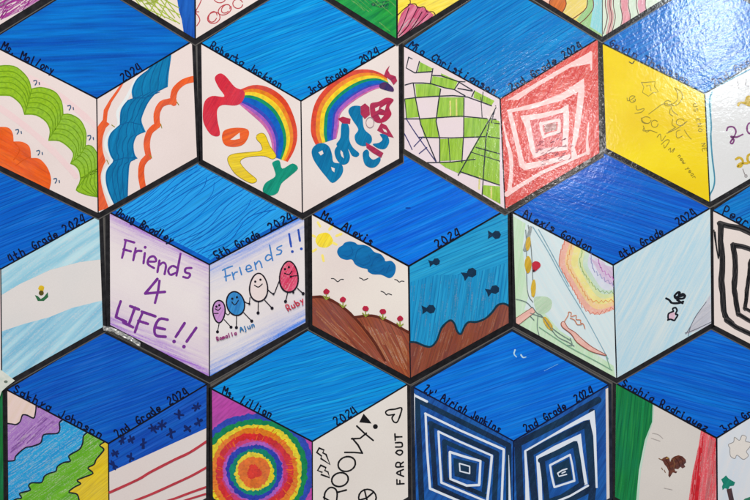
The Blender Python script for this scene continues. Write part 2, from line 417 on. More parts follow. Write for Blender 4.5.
c = Card('card at the top edge with a green panel and a magenta tulip on yellow', (397, -192), (302, -137), (492, -137), (397, -80), (303, -20), (491, -20), (397, 39), 0, rim=(2.3, 3.6, 5.2))
c.top((5, 118, 207), (0, 87, 181), 20)
p = c.left(mk((40, 160, 60), (20, 130, 50), 35, sx=20, contrast=.25), 'green marker panel')
p.hatch('dark_green_scribble', [(366, -4), (390, -4), (388, 10), (372, 6)], 20, 26, 12, 1.8, pc((20, 110, 75), alpha=.42))
p.hatch('light_green_scribble', [(330, -10), (396, -10), (396, 36)], -42, 34, 24, .9, pc((110, 195, 90), None, 120, alpha=.42))
p = c.right(mk((245, 215, 40), (250, 225, 90), 25, sx=18), 'yellow panel with a magenta flower')
p.fill('tulip', [(397, 40), (398, 24), (401, 14), (410, 3), (416, 6), (424, 8), (434, 15), (428, 22), (414, 30), (400, 39)], mat((195, 60, 100), (225, 130, 155), 55, 'marker', 1, 20, 330, 0))
p.hatch('pale_streaks', [(397, 40), (399, 24), (414, 18), (424, 22), (402, 39)], 50, 26, 12, 1.3, pc((232, 205, 212), alpha=.42))
p.strokes('tulip_outline', [[(398, 34), (404, 22), (409, 8)], [(399, 36), (408, 26), (418, 7)], [(400, 38), (412, 28), (422, 12)], [(402, 38), (414, 28), (428, 14)], [(405, 36), (418, 28), (432, 17)], [(397, 16), (403, 10), (410, 4), (409, -4)], [(408, 5), (415, 4), (418, 8), (424, 7), (427, 12), (433, 12), (435, 16), (430, 19)]], .9, ink((70, 20, 40)))
c.lines(w2=1.6)

c = Card('card at the top edge with pastel contour bands and pink wavy stripes', (602, -195), (508, -140), (697, -142), (602, -82), (508, -21), (697, -22), (602, 37), 0, rim=(2.3, 3.6, 4.4))
c.top((5, 118, 207), (0, 87, 181), 20)
p = c.left(pc((236, 170, 150), (240, 190, 170), 30), 'pastel panel with wavy contour bands')
p.fill('yellow_band', [(548, -10), (610, -10), (610, 40), (590, 33), (562, 14), (556, 8)], pc((238, 214, 120), None, 40))
p.fill('orange_blob', [(553, -6), (563, -6), (566, 5), (562, 12), (556, 12), (549, 7)], mk((226, 120, 50)), sm=True)
p.fill('green_band', [(587, -10), (610, -10), (610, 40), (592, 32), (576, 20), (586, 8)], pc((160, 205, 140), None, 60))
p.fill('cyan_band', [(594, -10), (610, -10), (610, 40), (590, 27), (592, 12)], pc((150, 215, 220), None, 80))
p.strokes('contour_line', [[(553, -6), (549, 4), (556, 9), (560, 14)], [(563, -6), (566, 4), (562, 13)], [(587, -6), (586, 8), (574, 18), (570, 20)], [(592, -4), (593, 8), (586, 18), (580, 23)]], .9, ink((120, 60, 50)))
p = c.right(pc((200, 218, 196), (214, 224, 205), 85), 'mint panel with pink wavy stripes')
for x, w_, cc in ((609, 5, (216, 170, 165)), (624, 7, (226, 150, 160)), (641, 7, (226, 160, 175))):
    p.strokes('pink_stripe', [[(x+2, -8), (x, 5), (x+2, 18), (x-1, 34)]], w_, pc(cc, None, 85))
p.strokes('stripe_outline', [[(x+1, -8), (x, 5), (x+2, 18), (x-2, 34)] for x in (605, 609.5, 613, 620, 628, 636, 645)], .8, ink((110, 70, 75)))
c.lines(col=(70, 80, 80), w2=.8)

# ================================================================ second row
c = Card('card with a lime scalloped wave left and blue and orange scalloped bands right', (87.5, -18.5), (-12, 42.8), (192, 41.5), (97, 98.5), (-11, 160), (197, 157), (98.5, 213), 1, gloss=1.5, rim=(2.3, 3.4, 5))
t = c.top((0, 115, 207), (0, 77, 177), 2, lines=.0, sx=7, sy=170, label='blue felt pen panel with level strokes')
LG = (150, 192, 32)
p = c.left(PAP(c=(233, 217, 213)), 'white panel with a lime wave and an orange cloud')
p.strokes('pink_tint', [[(0, 52+20), (30, 78), (60, 96), (80, 112), (98, 128)], [(0, 108), (20, 122), (44, 142), (62, 160), (76, 176)]], 6, PAP(c=(236, 200, 202), c2=(234, 214, 210)), 'faint pink tint', split=True)
OUT = [[(-4, 66), (8, 65), (18, 67.5), (28.5, 78), (32, 90)], [(32, 88.5), (42, 87), (55.5, 91.5), (62.4, 102), (63.6, 114)], [(63.6, 114), (71, 114), (81, 120), (86.5, 132), (86, 145.5)], [(86, 145.5), (91, 145), (96, 150), (99, 158), (99, 172)], [(99, 168), (99, 175), (99, 186), (99, 197)]]
INN = [[(-4, 96), (6, 96), (12, 97), (21, 105), (24.6, 115)], [(24.6, 115), (36, 115.5), (46, 122), (50, 131), (48.6, 141)], [(48.6, 141), (60, 141.6), (70, 149), (73.5, 155), (70.5, 164)], [(70.5, 164), (75, 166), (79, 171), (80.5, 180)], [(80.5, 178), (79, 184), (76, 190.5), (86, 195), (98, 197)]]
gm = mk(LG, (144, 187, 30), 60, sx=100, sy=100)
faces, ln = [], []
for o_, i_ in zip(OUT, INN):
    A, B = resample(smooth(o_), 12), resample(smooth(i_), 12)
    faces += [[A[k], A[k+1], B[k+1], B[k]] for k in range(11)]
    for u in (.02, .2, .38, .56, .74, .97):
        ln.append([(a[0]+(b[0]-a[0])*u, a[1]+(b[1]-a[1])*u) for a, b in zip(A, B)])
p.item('green_wave', faces, gm)
p.strokes('wave_line', ln+[[(32, 89), (30, 98), (25, 114)], [(63.5, 113), (60, 122), (50, 138)], [(86, 146), (80, 156), (71, 163)], [(99, 168), (90, 172), (78, 188)]], .9, ink((112, 156, 20)), sm=False)
p.fill('orange_cloud', smooth([(-4, 127), (8, 127.5), (13, 133), (14, 142)])+smooth([(14, 141.5), (23, 142), (30, 147), (31.5, 158)])+smooth([(31.5, 158), (40, 159), (48, 168), (51.5, 180), (49, 192)])+[(-4, 192)], mk((240, 104, 30), (228, 84, 20), -30, sy=160))
p.strokes('cloud_line', [[(14, 142), (20, 150), (14, 160)], [(31, 157), (24, 160), (16, 166)]], .9, ink((222, 84, 20)))
bm = ink((60, 95, 130))
mk_ = []
for x, y in ((36, 82), (70, 107), (90, 137), (18, 131), (39, 152), (56, 180)):
    mk_ += [[(x-2, y-1), (x+.5, y-1.5), (x+1, y+.5), (x-.5, y+3)], [(x+3.5, y+.5), (x+3.8, y+2.5)]]
p.strokes('blue_tick', mk_, 1.1, bm)
p = c.right(PAP(c=(233, 217, 213)), 'white panel with blue and orange scalloped bands')
p.strokes('blue_halo', [[(137, 78), (127, 98), (118, 112), (119, 125), (109, 134), (106, 146), (112, 161), (104.5, 172), (105, 186), (112, 203)]], 3, PAP(c=(226, 232, 232), c2=(226, 228, 228)), 'white gap beside the blue band')
bl = smooth([(146, 72), (137, 79), (132, 90), (133, 99)])+smooth([(128, 100), (121, 110), (120, 125)])+smooth([(120, 125), (111, 133), (108, 143), (110, 154), (114, 161)])+smooth([(114, 161), (107, 170), (106, 181), (109, 193), (116, 208)])
br = smooth([(172, 50), (171, 60), (169, 74), (168, 87)])+smooth([(168, 87), (158, 92), (149, 102), (143, 115), (142, 122), (146, 132)])+smooth([(146, 132), (138, 135), (134, 144), (135, 154), (138, 158.5)])+smooth([(138, 158.5), (131, 162), (129, 174), (128, 200)])
p.fill('blue_band', bl+br[::-1]+[(165, 50)], mk((12, 124, 178), (6, 108, 160), 75, sy=150))
A = resample(bl, 40); B = resample(br, 40)
p.strokes('band_line', [[(a[0]+(b[0]-a[0])*u, a[1]+(b[1]-a[1])*u) for a, b in zip(A, B)] for u in (.04, .28, .5, .72, .95)]+[[(120, 125), (130, 122), (142, 125)], [(114, 161), (124, 158), (137, 158)], [(133, 98), (145, 98), (160, 92)]], .8, ink((8, 92, 148)), sm=False)
om = mk((238, 98, 36), (226, 84, 28), 60)
p.fill('orange_band', [(128, 76), (120, 90), (112, 102), (108, 112), (107, 122), (110, 124)]+smooth([(106, 128), (103, 138), (103, 150), (106, 161)])+smooth([(104, 165), (101, 176), (103, 190), (109, 208)])+[(96, 212), (96, 130), (99, 125), (103, 120), (104, 110), (110, 100), (120, 86)], om)
p.strokes('orange_band', [[(194, 79), (184, 82), (176, 89), (173.5, 97), (174, 103)], [(173, 101), (162, 104), (157, 114), (157.5, 125)], [(158, 125), (150, 132), (147, 144), (149, 157)], [(148, 157), (142.5, 164), (141.5, 176), (144, 191)]], 6.2, om, jit=.05)
p.strokes('olive_tick', [[(112, 125), (115, 127)], [(107, 160), (109, 164)], [(177, 102), (179, 105)], [(161, 124), (162, 128)], [(150, 155), (152, 158)]], .8, ink((150, 140, 40)))
c.lines(); c.names('Ms. Mallory', [('2024', (.28, .5))], spa=(.12, .6), h=7.5, ca=(10, 22, 70))

c = Card('card with two rainbows, one over red, orange, yellow and green bubble letters', (299, -19), (201.5, 43.5), (398.5, 43), (301, 101), (203, 160), (399, 158.5), (302.5, 213), 1, rim=(2.4, 4, 5.2))
c.top((0, 159, 228), (0, 126, 210), 20, lines=.6, sx=5, sy=190, label='bright blue felt pen panel with rising strokes')
p = c.left(PAP(), 'white panel with a rainbow and bubble letters')
RB = [(226, 70, 34), (244, 140, 26), (250, 214, 30), (22, 146, 92), (14, 98, 196), (60, 70, 185), (170, 90, 190), (214, 110, 170)]
RN = ['red', 'orange', 'yellow', 'green', 'blue', 'indigo', 'purple', 'pink']
k = lambda pts: K(190, 60, 3.333, pts)
p.bands(k([(165, 100), (215, 83), (270, 95), (320, 135), (350, 200), (358, 255), (348, 300), (326, 340)]), k([(165, 148), (205, 182), (238, 212), (260, 242), (272, 278), (276, 322)]), RB, RN, [1.1, .9, 1, .8, 1.4, .7, .7, .6])
p.fill('bubble_letter', k([(83, 60), (100, 45), (120, 55), (150, 90), (178, 102), (183, 118), (172, 142), (150, 152), (110, 150), (92, 165), (92, 200), (100, 250), (72, 250), (48, 215), (43, 180), (50, 138), (75, 120), (115, 122), (95, 90)]), mk((222, 48, 62), (205, 40, 60), 60), 'red bubble letter Y', sm=True)
p.fill('bubble_letter', smooth(k([(107, 260), (115, 235), (150, 226), (190, 230), (197, 250), (180, 280), (150, 290), (118, 284)]), True), mk((240, 104, 28), (226, 84, 24), 20), 'orange bubble letter O')
p.fill('letter_counter', k([(135, 266), (166, 242), (167, 262), (150, 266)]), PAP())
p.fill('bubble_letter', k([(222, 252), (238, 244), (252, 252), (266, 285), (287, 318), (275, 330), (245, 320), (190, 324), (168, 340), (190, 370), (222, 398), (212, 410), (190, 405), (150, 378), (126, 335), (140, 315), (190, 308), (238, 302), (236, 280), (224, 266)]), mk((244, 212, 28), (232, 196, 20), 10), 'yellow bubble letter Z', sm=True)
p.strokes('letter_outline', [smooth(k([(222, 252), (238, 244), (252, 252), (266, 285), (287, 318), (275, 330), (245, 320), (190, 324), (168, 340), (190, 370), (222, 398), (212, 410), (190, 405), (150, 378), (126, 335), (140, 315), (190, 308), (238, 302), (236, 280), (224, 266)]), True, 3)], .5, ink((150, 130, 20)))
p.fill('bubble_letter', k([(275, 342), (298, 335), (308, 362), (342, 345), (360, 362), (330, 390), (305, 412), (292, 443), (265, 452), (243, 437), (252, 410), (284, 388), (280, 362)]), mk((20, 150, 120), (12, 136, 108), 60), 'green bubble letter Y', sm=True)
p = c.right(PAP(), 'white panel with a rainbow over bubble letters')
p.bands(k([(420, 285), (403, 240), (410, 165), (438, 110), (490, 62), (550, 34), (610, 34), (655, 55)]), k([(488, 262), (497, 220), (502, 180), (540, 142), (595, 108), (640, 92), (668, 98)]), RB, RN, [1.2, 1, 1, .8, 1.2, .5, .8, .4])
q = lambda pts: K(300, 100, 5, pts); q0 = lambda pts: K(300, 0, 5, pts)
TL = mk((10, 122, 170), (6, 104, 155), 70); RD = mk((186, 40, 74), (165, 30, 70), 30); wh = PAP()
for nm, pts, m_ in (('teal bubble letter B', [(68, 255), (88, 230), (118, 224), (145, 240), (158, 275), (165, 310), (198, 318), (208, 345), (195, 378), (160, 405), (130, 375), (95, 330), (72, 290)], TL),
    ('teal bubble letter O', [(178, 252), (205, 222), (232, 240), (246, 280), (236, 312), (208, 318), (184, 290)], TL),
    ('teal bubble letter R', [(212, 126), (235, 124), (246, 150), (246, 200), (262, 235), (290, 262), (280, 278), (258, 272), (240, 242), (212, 240), (188, 222), (206, 190)], TL),
    ('teal bubble letter I', [(248, 65), (262, 42), (292, 38), (312, 50), (312, 100), (320, 145), (350, 175), (350, 205), (318, 222), (285, 208), (276, 175), (292, 145), (268, 105)], TL),
    ('small red bubble letter', [(192, 95), (215, 85), (250, 95), (248, 118), (215, 116)], RD),
    ('red bubble drop', [(305, 35), (325, 20), (345, 38), (347, 72), (324, 92), (306, 70)], RD),
    ('red bubble letter S', [(360, 20), (395, 12), (430, -6), (462, 4), (442, 36), (452, 70), (425, 102), (388, 108), (362, 82), (356, 48)], RD),
    ('red triangle', [(408, 118), (432, 130), (450, 160), (465, 186), (432, 178), (390, 152)], RD),
    ('teal bubble letter C', [(400, 174), (432, 180), (442, 210), (425, 240), (395, 240), (368, 220), (395, 214), (412, 198)], TL),
    ('red bar', [(334, 216), (372, 238), (412, 264), (402, 286), (362, 262), (336, 240)], RD),
    ('teal bubble letter G', [(318, 270), (334, 252), (346, 262), (348, 284), (366, 298), (394, 286), (396, 306), (376, 330), (350, 334), (326, 316)], TL)):
    mx, my = sum(a for a, b in pts)/len(pts), sum(b for a, b in pts)/len(pts)
    p.fill('bubble_letter', q([(mx+(a-mx)*1.12, my+(b-my)*1.1) for a, b in pts]), m_, nm, sm=len(pts) > 6)
for pts in ([(92, 262), (112, 252), (118, 268), (104, 278)], [(156, 335), (174, 342), (172, 362), (160, 352)], [(204, 250), (214, 262), (220, 292), (208, 282), (202, 265)], [(375, 42), (398, 30), (392, 50), (378, 58)], [(402, 42), (432, 22), (424, 52)], [(392, 74), (420, 78), (404, 96)], [(412, 142), (430, 150), (436, 164), (420, 158)]):
    p.fill('letter_counter', q(pts), wh)
p.strokes('loop', [q(ell(350, 113, 20, 26, 12)+[(370, 112)])], .7, ink((170, 140, 150)))
p.fill('bubble_letter', q0([(448, 328), (440, 352), (450, 372), (478, 382), (486, 405), (468, 425), (452, 400), (420, 378), (430, 350)]), RD, 'red star shape')
p.fill('bubble_letter', q0([(400, 420), (430, 412), (465, 438), (466, 458), (432, 452), (400, 440)]), mk((90, 30, 80), (60, 25, 90)), 'dark purple blob', sm=True)
c.lines(); c.names('Roberta Jackson', [('3rd', (.1, .24)), ('Grade', (.28, .5)), ('2024', (.62, .82))], spa=(.08, .8), h=6.4, ca=(16, 40, 88))

c = Card('card with a lime and white warped grid left and a red squared spiral right', (497, -17), (404, 46), (597.5, 39), (500, 99), (404.5, 149), (599, 153), (505, 209), 1, gloss=1.62, rim=(2.3, 3.8, 4.6), rim_col=(44, 40, 34))
c.top((4, 144, 214), (10, 112, 191), 32, lines=.45, sx=8, sy=230, label='blue felt pen panel with slanting strokes and glitter of light')
g = 1.2
p = c.left(PAP(g, c=(232, 214, 222)), 'white panel with a lime checked grid')
e = lambda pts: K(405, 50, 8.333, pts); h = lambda pts: K(390, 60, 3.261, pts)
gr = mat((142, 186, 44), (168, 206, 74), 85, 'marker', g, 20, 300, 0)
cells = [e([(125, 100), (230, 155), (215, 180), (105, 185)]), e([(230, 218), (330, 232), (440, 262), (410, 328), (330, 312), (215, 280)]), e([(85, 285), (215, 283), (302, 322), (285, 388), (95, 396)]), e([(300, 195), (440, 258), (300, 212)]), e([(580, 340), (745, 425), (720, 462), (570, 398)]),
 h([(48, 125), (84, 125), (95, 186), (52, 190)]), h([(160, 122), (240, 122), (238, 186), (154, 188)]), h([(98, 192), (150, 190), (158, 252), (112, 252)]), h([(240, 188), (330, 190), (288, 254), (238, 252)]), h([(160, 258), (238, 255), (236, 326), (160, 330)]),
 h([(330, 190), (357, 200), (357, 408), (226, 362), (288, 254)]), h([(158, 334), (276, 326), (228, 372), (180, 350)]), h([(300, 408), (358, 412), (360, 470), (300, 436)]), h([(40, -6), (46, 6), (44, 40), (38, 40)])]
for q_ in cells: p.fill('green_cell', q_, gr)
p.strokes('yellow_streak', [h([(290, 420), (292, 380)]), h([(196, 135), (197, 180)]), h([(216, 130), (217, 182)]), h([(330, 415), (330, 450)])], 1.6, pc((222, 216, 120), g=g))
p.strokes('grid_line', [e([(30, 60), (10, 150), (80, 190), (225, 180)]), e([(120, 95), (95, 185)]), e([(232, 155), (210, 280)]), e([(0, 292), (60, 275), (150, 275), (220, 282), (330, 315), (410, 330), (450, 270)]), e([(0, 408), (100, 396), (250, 386), (400, 380), (520, 392), (720, 465)]), e([(230, 212), (300, 215), (440, 262), (560, 335)]), e([(440, 320), (560, 342)]), e([(410, 330), (500, 382)]), e([(578, 340), (555, 390)]),
 h([(42, 192), (100, 192), (230, 183), (345, 194)]), h([(95, 252), (200, 254), (312, 250)]), h([(110, 335), (200, 333), (278, 324)]), h([(280, 285), (357, 306)]), h([(228, 364), (357, 408)]), h([(345, 155), (290, 255), (222, 376)]), h([(325, 195), (312, 260), (300, 440)]), h([(76, 78), (84, 130), (100, 210), (150, 330)]), h([(165, 95), (158, 135), (150, 200), (162, 258), (162, 332)]), h([(241, 125), (240, 240), (234, 335)]), h([(320, 250), (357, 256)]), h([(344, 150), (330, 205), (357, 208)])], 1.05, ink((44, 50, 60), g), sm=False)
p.strokes('grid_line', [e([(30, 60), (60, 75)]), e([(500, 265), (440, 262)]), e([(650, 350), (640, 430)]), h([(54, 190), (48, 128)]), h([(358, 330), (262, 300)]), h([(300, 186), (296, 122)]), h([(190, 254), (196, 332)])], .8, ink((60, 66, 70), g), sm=False)
p.strokes('indigo_line', [h([(52, 190), (84, 240), (150, 332)]), h([(40, 228), (58, 262), (72, 292)]), h([(78, 282), (108, 250)]), h([(95, 305), (120, 285)])], .9, ink((60, 60, 120), g))
p.fill('white_gap', h([(336, 150), (345, 152), (322, 196), (316, 190)]), PAP(g))
p = c.right(mat((206, 62, 58), (222, 96, 86), 60, 'pencil', c.gloss, 24, 300), 'red panel with a white squared spiral')
a0 = lambda pts: K(450, 0, 5, pts); a1 = lambda pts: K(450, 100, 5, pts)
pk = mat((246, 206, 202), (240, 192, 188), 30, 'pencil', c.gloss)
p.fill('white_wedge', a0([(285, 500), (420, 420), (560, 338), (702, 258), (704, 318), (600, 338), (430, 438), (340, 500)]), pk)
p.strokes('spiral_line', [a0([(702, 265), (706, 350)])], (3.4, 1.2), pk, sm=False)
p.fill('white_wedge', a1([(284, 50), (340, 38), (455, 8), (560, -34), (668, -108), (672, -40), (656, 90), (640, 180), (622, 240), (640, 290), (606, 300), (606, 240), (622, 120), (640, -40), (560, 2), (400, 46), (306, 62)]), pk)
p.fill('white_wedge', a1([(284, 50), (308, 62), (325, 120), (352, 240), (372, 318), (480, 300), (600, 270), (604, 292), (500, 322), (372, 352), (346, 332), (332, 250), (305, 140)]), pk)
p.fill('white_wedge', a1([(350, 80), (450, 68), (550, 46), (592, 20), (594, 130), (588, 250), (500, 262), (420, 292), (400, 250), (378, 140)]), pk)
rc = mat((200, 70, 70), (214, 100, 100), 60, 'pencil', c.gloss, 24, 300)
p.fill('red_ring', a1([(398, 102), (470, 88), (566, 62), (566, 120), (560, 232), (480, 240), (428, 262), (414, 190)]), rc)
p.strokes('spiral_line', [a1([(452, 120), (500, 108), (544, 100)]), a1([(544, 100), (546, 130), (544, 160)]), a1([(544, 160), (500, 172), (468, 184)]), a1([(468, 186), (456, 150), (452, 118)])], 3.0, pk, sm=False)
p.fill('grey_block', a1([(470, 124), (530, 112), (532, 148), (474, 164)]), mat((150, 120, 105), (180, 110, 110), 60, 'pencil', c.gloss))
p.strokes('spiral_line', [a1([(264, 110), (276, 170), (290, 230)])], (1, 3.2), pk); p.strokes('spiral_line', [a1([(290, 230), (304, 290), (304, 380), (296, 450)])], (3.2, 4.4), pk)
p.strokes('spiral_line', [a1([(282, 472), (340, 434), (460, 362), (600, 300), (690, 262)])], (5, 2.6), pk, sm=False); p.strokes('spiral_line', [a1([(688, 266), (684, 200), (692, 115)])], (3.8, 1), pk, sm=False)
p.hatch('plum_glare_speckle', a1([(430, 180), (560, 160), (620, 235), (600, 300), (460, 345), (425, 260)]), 24, 60, 4, .8, mat((150, 56, 96), None, 20, 'pencil', c.gloss, alpha=.5))  # plum ink dots where glare falls, its speckle put into the colour
c.lines(w=1.3); c.names('Mia Christianson', [('2nd Grade', (.12, .6)), ('2024', (.66, .86))], spa=(.04, .95), h=6.6, ca=(18, 44, 92))

c = Card('card with pencil doodles on yellow beside purple and yellow numbers on white', (701, -24), (602.5, 43.5), (801, 34), (704.5, 93.5), (606, 148), (804, 147), (709.5, 202), 1, gloss=1.45, rim=(2.4, 3.6, 4.6))
c.top((8, 125, 207), (16, 98, 191), 28, lines=.4, sx=8, sy=220, label='blue panel with a bright crinkled reflection')
p = c.left(mat((243, 217, 24), (230, 190, 8), 70, 'paper', .8), 'yellow panel with pencil doodles')
y8 = lambda pts: K(610, 80, 8.333, pts); y5 = lambda pts: K(600, 100, 5, pts)
pm = ink((150, 132, 30), .8); w_ = .7
p.strokes('pencil_star', [y8([(260, 20), (290, 22), (320, 18), (375, 15), (368, 55), (402, 100), (352, 108), (318, 136), (268, 104), (280, 60), (260, 20)]), y8([(300, 50), (330, 45), (340, 90)])], w_, pm, sm=False)
p.strokes('pencil_moon', [y8([(535, 65), (560, 110), (555, 170), (510, 210), (560, 205), (600, 150), (590, 100), (545, 70)])], w_, pm)
p.strokes('pencil_doodle', [y8([(320, 285), (380, 240), (440, 200), (500, 205)]), y8(ell(300, 335, 40, 28, 10)), y8(ell(370, 365, 28, 30, 10)), y8(ell(185, 160, 26, 28, 9)+[(150, 175), (140, 150)]), y8([(205, 160), (210, 175), (190, 175)]), y8([(215, 215), (225, 250), (282, 238), (260, 268), (205, 278)]), y8([(280, 400), (275, 425), (330, 420), (390, 440)]), y8(ell(480, 195, 30, 22, 9)), y8([(505, 220), (520, 260), (560, 292)]), y8([(500, 240), (495, 280), (520, 300)]), y8(ell(585, 352, 36, 28, 10)), y8([(520, 330), (515, 370), (545, 395)]), y8([(470, 445), (560, 402), (640, 345)]),
  y5([(284, 186), (300, 170), (306, 205), (326, 180)]), y5([(305, 222), (330, 200), (345, 205), (322, 240), (318, 225)]), y5([(340, 250), (352, 240), (350, 262), (372, 240), (362, 262)]), y5([(400, 150), (380, 160), (385, 190), (410, 180)]), y5([(420, 150), (440, 180), (455, 196)]), y5([(340, 160), (375, 138)]), y5([(205, 90), (215, 110), (240, 118)]), y5([(215, 130), (230, 160), (250, 150)])], w_, pm)
p.text('US KNOW NEW', y5([(462, 18)])[0], y5([(520, 290)])[0], 4, .6, pm, 'faint pencil writing down the panel', 'pencil_writing')
p.text('new year', y5([(385, 280)])[0], y5([(470, 400)])[0], 4.4, .6, pm, 'faint pencil writing near the lower edge', 'pencil_writing')
p.strokes('tail_stroke', [[(629, 62), (632, 63.5), (634, 61)]], .9, ink((60, 60, 30)))
p = c.right(PAP(.8, c=(222, 220, 221), c2=(216, 216, 214)), 'white panel with purple and yellow numbers')
p.fill('pale_cyan_edge', [(704, 92), (712, 90), (711, 120), (712.5, 160), (714.5, 184), (709, 200), (706, 200)], PAP(.8, c=(196, 226, 228), c2=(206, 226, 226)))
p.strokes('teal_line', [[(712, 92), (709.5, 98), (709.5, 106), (711, 126), (710.5, 137), (712, 158), (714.3, 178), (713, 188), (709.5, 195), (709.5, 201)], [(703, 94), (712, 89), (752, 68)]], 1.5, ink((70, 140, 165), .8))
pu = ink((128, 60, 120), .8); ye = ink((206, 172, 50), .8)
p.strokes('purple_number', [y5([(632, 152), (640, 136), (666, 136), (678, 160), (664, 190), (650, 212), (660, 218), (668, 200), (652, 182), (680, 186), (712, 172)]), y5(ell(748, 142, 15, 26, 12))], 1.7, pu, 'purple number 20')
p.strokes('yellow_number', [y5([(678, 296), (696, 288), (712, 304), (704, 330), (686, 332), (700, 318), (736, 316)]), y5(ell(748, 292, 13, 20, 12))], 2.4, ye, 'yellow number 20')
p.strokes('pencil_mark', [y5([(712, 345), (722, 372)]), y5(ell(728, 380, 6, 6, 8)), K(600, 0, 5, [(686, 398), (692, 440)]), K(600, 0, 5, [(730, 395), (726, 425), (742, 430)])], .8, ink((150, 140, 140), .8), split=True)
p.fill('yellow_blob', K(660, 80, 8.333, [(640, 215), (645, 190), (675, 180), (700, 178), (715, 140), (740, 130), (775, 150), (770, 210), (735, 220), (705, 205), (670, 198), (655, 220)]), mk((212, 178, 52), g=.8), sm=True)
c.lines(col=(30, 40, 40)); c.names('Gavin Thompson', [('2nd Grade 2024', (.1, .9))], spa=(.05, .85), h=6.5, ca=(20, 50, 120))

# ================================================================ third row
c = Card('pale blue and white flag card with a small yellow flower, at the left edge', (-4, 165), (-100, 222), (99, 215), (1, 269), (-98, 330), (103, 327), (2, 384), 2)
c.top((0, 115, 214), (0, 82, 189), 22, lines=.5, sx=5, sy=230, wob=3, label='blue panel with curved pen strokes'); c.left(PAP(), 'white paper panel')
p = c.right(PAP(c=(226, 218, 214), c2=(218, 214, 212)), 'flag panel of two pale blue bands on white')
p.fill('pale_blue_band', [(0, 270), (101, 214), (104, 259), (80, 262), (50, 270), (20, 284), (0, 296)], mat((186, 220, 228), (142, 196, 216), 35, 'pencil', 1, 10, 150), 'upper band')
p.fill('pale_blue_band', [(0, 332), (24, 324), (50, 317), (72, 308), (104, 300), (105, 330), (2, 388)], mat((176, 216, 228), (124, 184, 212), 42, 'pencil', 1, 10, 150), 'lower band')
p.fill('leaf', [(35, 295), (38, 296), (41, 299), (44, 297), (48, 292), (48.5, 297), (44, 301), (38, 301)], ink((50, 110, 70))); p.fill('blossom', ell(41.5, 288.5, 3.2, 2.8, 12, jit=.15), ink((222, 186, 40))); p.fill('seed_head', ell(41.5, 293, 2.6, 2.6, 10), ink((90, 80, 30)))
c.lines(); c.names(None, [('4th', (.1, .27)), ('Grade', (.34, .6)), ('2024', (.66, .88))], h=7.2, ca=(10, 24, 66))

c = Card('card with purple writing Friends 4 LIFE!! and four egg shaped figures', (197, 161), (110, 212.5), (304, 214.5), (209.5, 264.5), (110.5, 325), (305.5, 322.5), (209.5, 376.5), 2, rim=(2.4, 4.6, 5.4))
c.top((18, 146, 230), (40, 159, 232), 36, lines=.95, sx=5, sy=190, wob=2, label='light blue panel with broad dark strokes')
c.tp.strokes('dark_edge_stroke', [[(112, 211), (160, 236), (208, 261)], [(211, 262), (260, 236), (300, 215)]], 4.5, mk((4, 84, 190), (8, 100, 200), 30))
for i in range(17):
    f_ = i/16; x0_, y0_ = 116+f_*92, 211+f_*48-3
    c.tp.strokes('pen_stroke', [[(x0_, y0_), (x0_+26+rn(-3, 3), y0_-14+rn(-2, 2)), (x0_+50+rn(-4, 4), y0_-34+rn(-3, 3)), (x0_+70+rn(-14, 10), y0_-46+rn(-3, 3))]], (rn(.5, .9), rn(.3, .7)), mk((8, 88, 186), (12, 104, 200), 30)); c.tp.z -= .026
p = c.left(mat((234, 224, 222), (228, 214, 216), kind='paper', fade=((164, 112, 204), -22, ((-.459, -.888, 0, 10, .85), (.459, .888, -98, 10, 1.0), (-1, 0, 0, 5, .4)))), 'white panel shaded purple at its edges, with purple writing')
k = lambda pts: K(95, 200, 2.941, pts)
VI = ink((122, 52, 146), 1, (108, 42, 136))
p.strokes('lettering', [k(s_) for s_ in ([(91, 118), (86, 145), (80, 170)], [(88, 117), (116, 125)], [(84, 145), (106, 151)], [(120, 142), (113, 177)], [(116, 160), (124, 150), (137, 150)], [(147, 156), (143, 186)], [(160, 181), (180, 180), (174, 166), (160, 170), (156, 188), (174, 200)], [(190, 178), (184, 212)], [(187, 194), (200, 184), (209, 192), (205, 218)], [(243, 200), (228, 194), (216, 206), (222, 220), (238, 214)], [(252, 158), (246, 190), (240, 222)], [(284, 200), (268, 201), (266, 212), (280, 218), (274, 229), (260, 226)])], 2.3, VI, 'purple word Friends')
p.strokes('lettering', [k([(148, 139), (148, 139)])], 2.2, VI, 'dot of the letter i')
p.strokes('lettering', [k([(184, 232), (148, 275)]), k([(148, 275), (206, 270)]), k([(190, 238), (186, 268), (177, 302)])], 2.7, VI, 'purple number 4', sm=False)
p.strokes('lettering', [k(s_) for s_ in ([(76, 298), (68, 322), (62, 344)], [(62, 344), (92, 358)], [(118, 316), (100, 366)], [(104, 312), (130, 322)], [(84, 360), (112, 374)], [(140, 332), (128, 360), (118, 388)], [(138, 328), (178, 342)], [(128, 355), (156, 364)], [(214, 352), (190, 350), (176, 376), (180, 398), (208, 402)], [(178, 374), (206, 380)], [(264, 362), (238, 402)], [(298, 376), (270, 416)], [(233, 416), (233, 416)], [(262, 431), (262, 431)])], 2.7, VI, 'purple word LIFE!!')
p = c.right(mat((232, 224, 222), (228, 216, 216), kind='paper', fade=((84, 134, 224), 27, ((.46, -.888, 0, 10, .9), (-.49, .872, -98, 9, 1.2)))), 'white panel shaded blue above and below, with four egg shaped figures')
k = lambda pts: K(205, 240, 7.143, pts); j = lambda pts: K(205, 290, 5.55, pts); m5 = lambda pts: K(150, 200, 5, pts)
SB = ink((74, 136, 196), 1, (60, 116, 186))
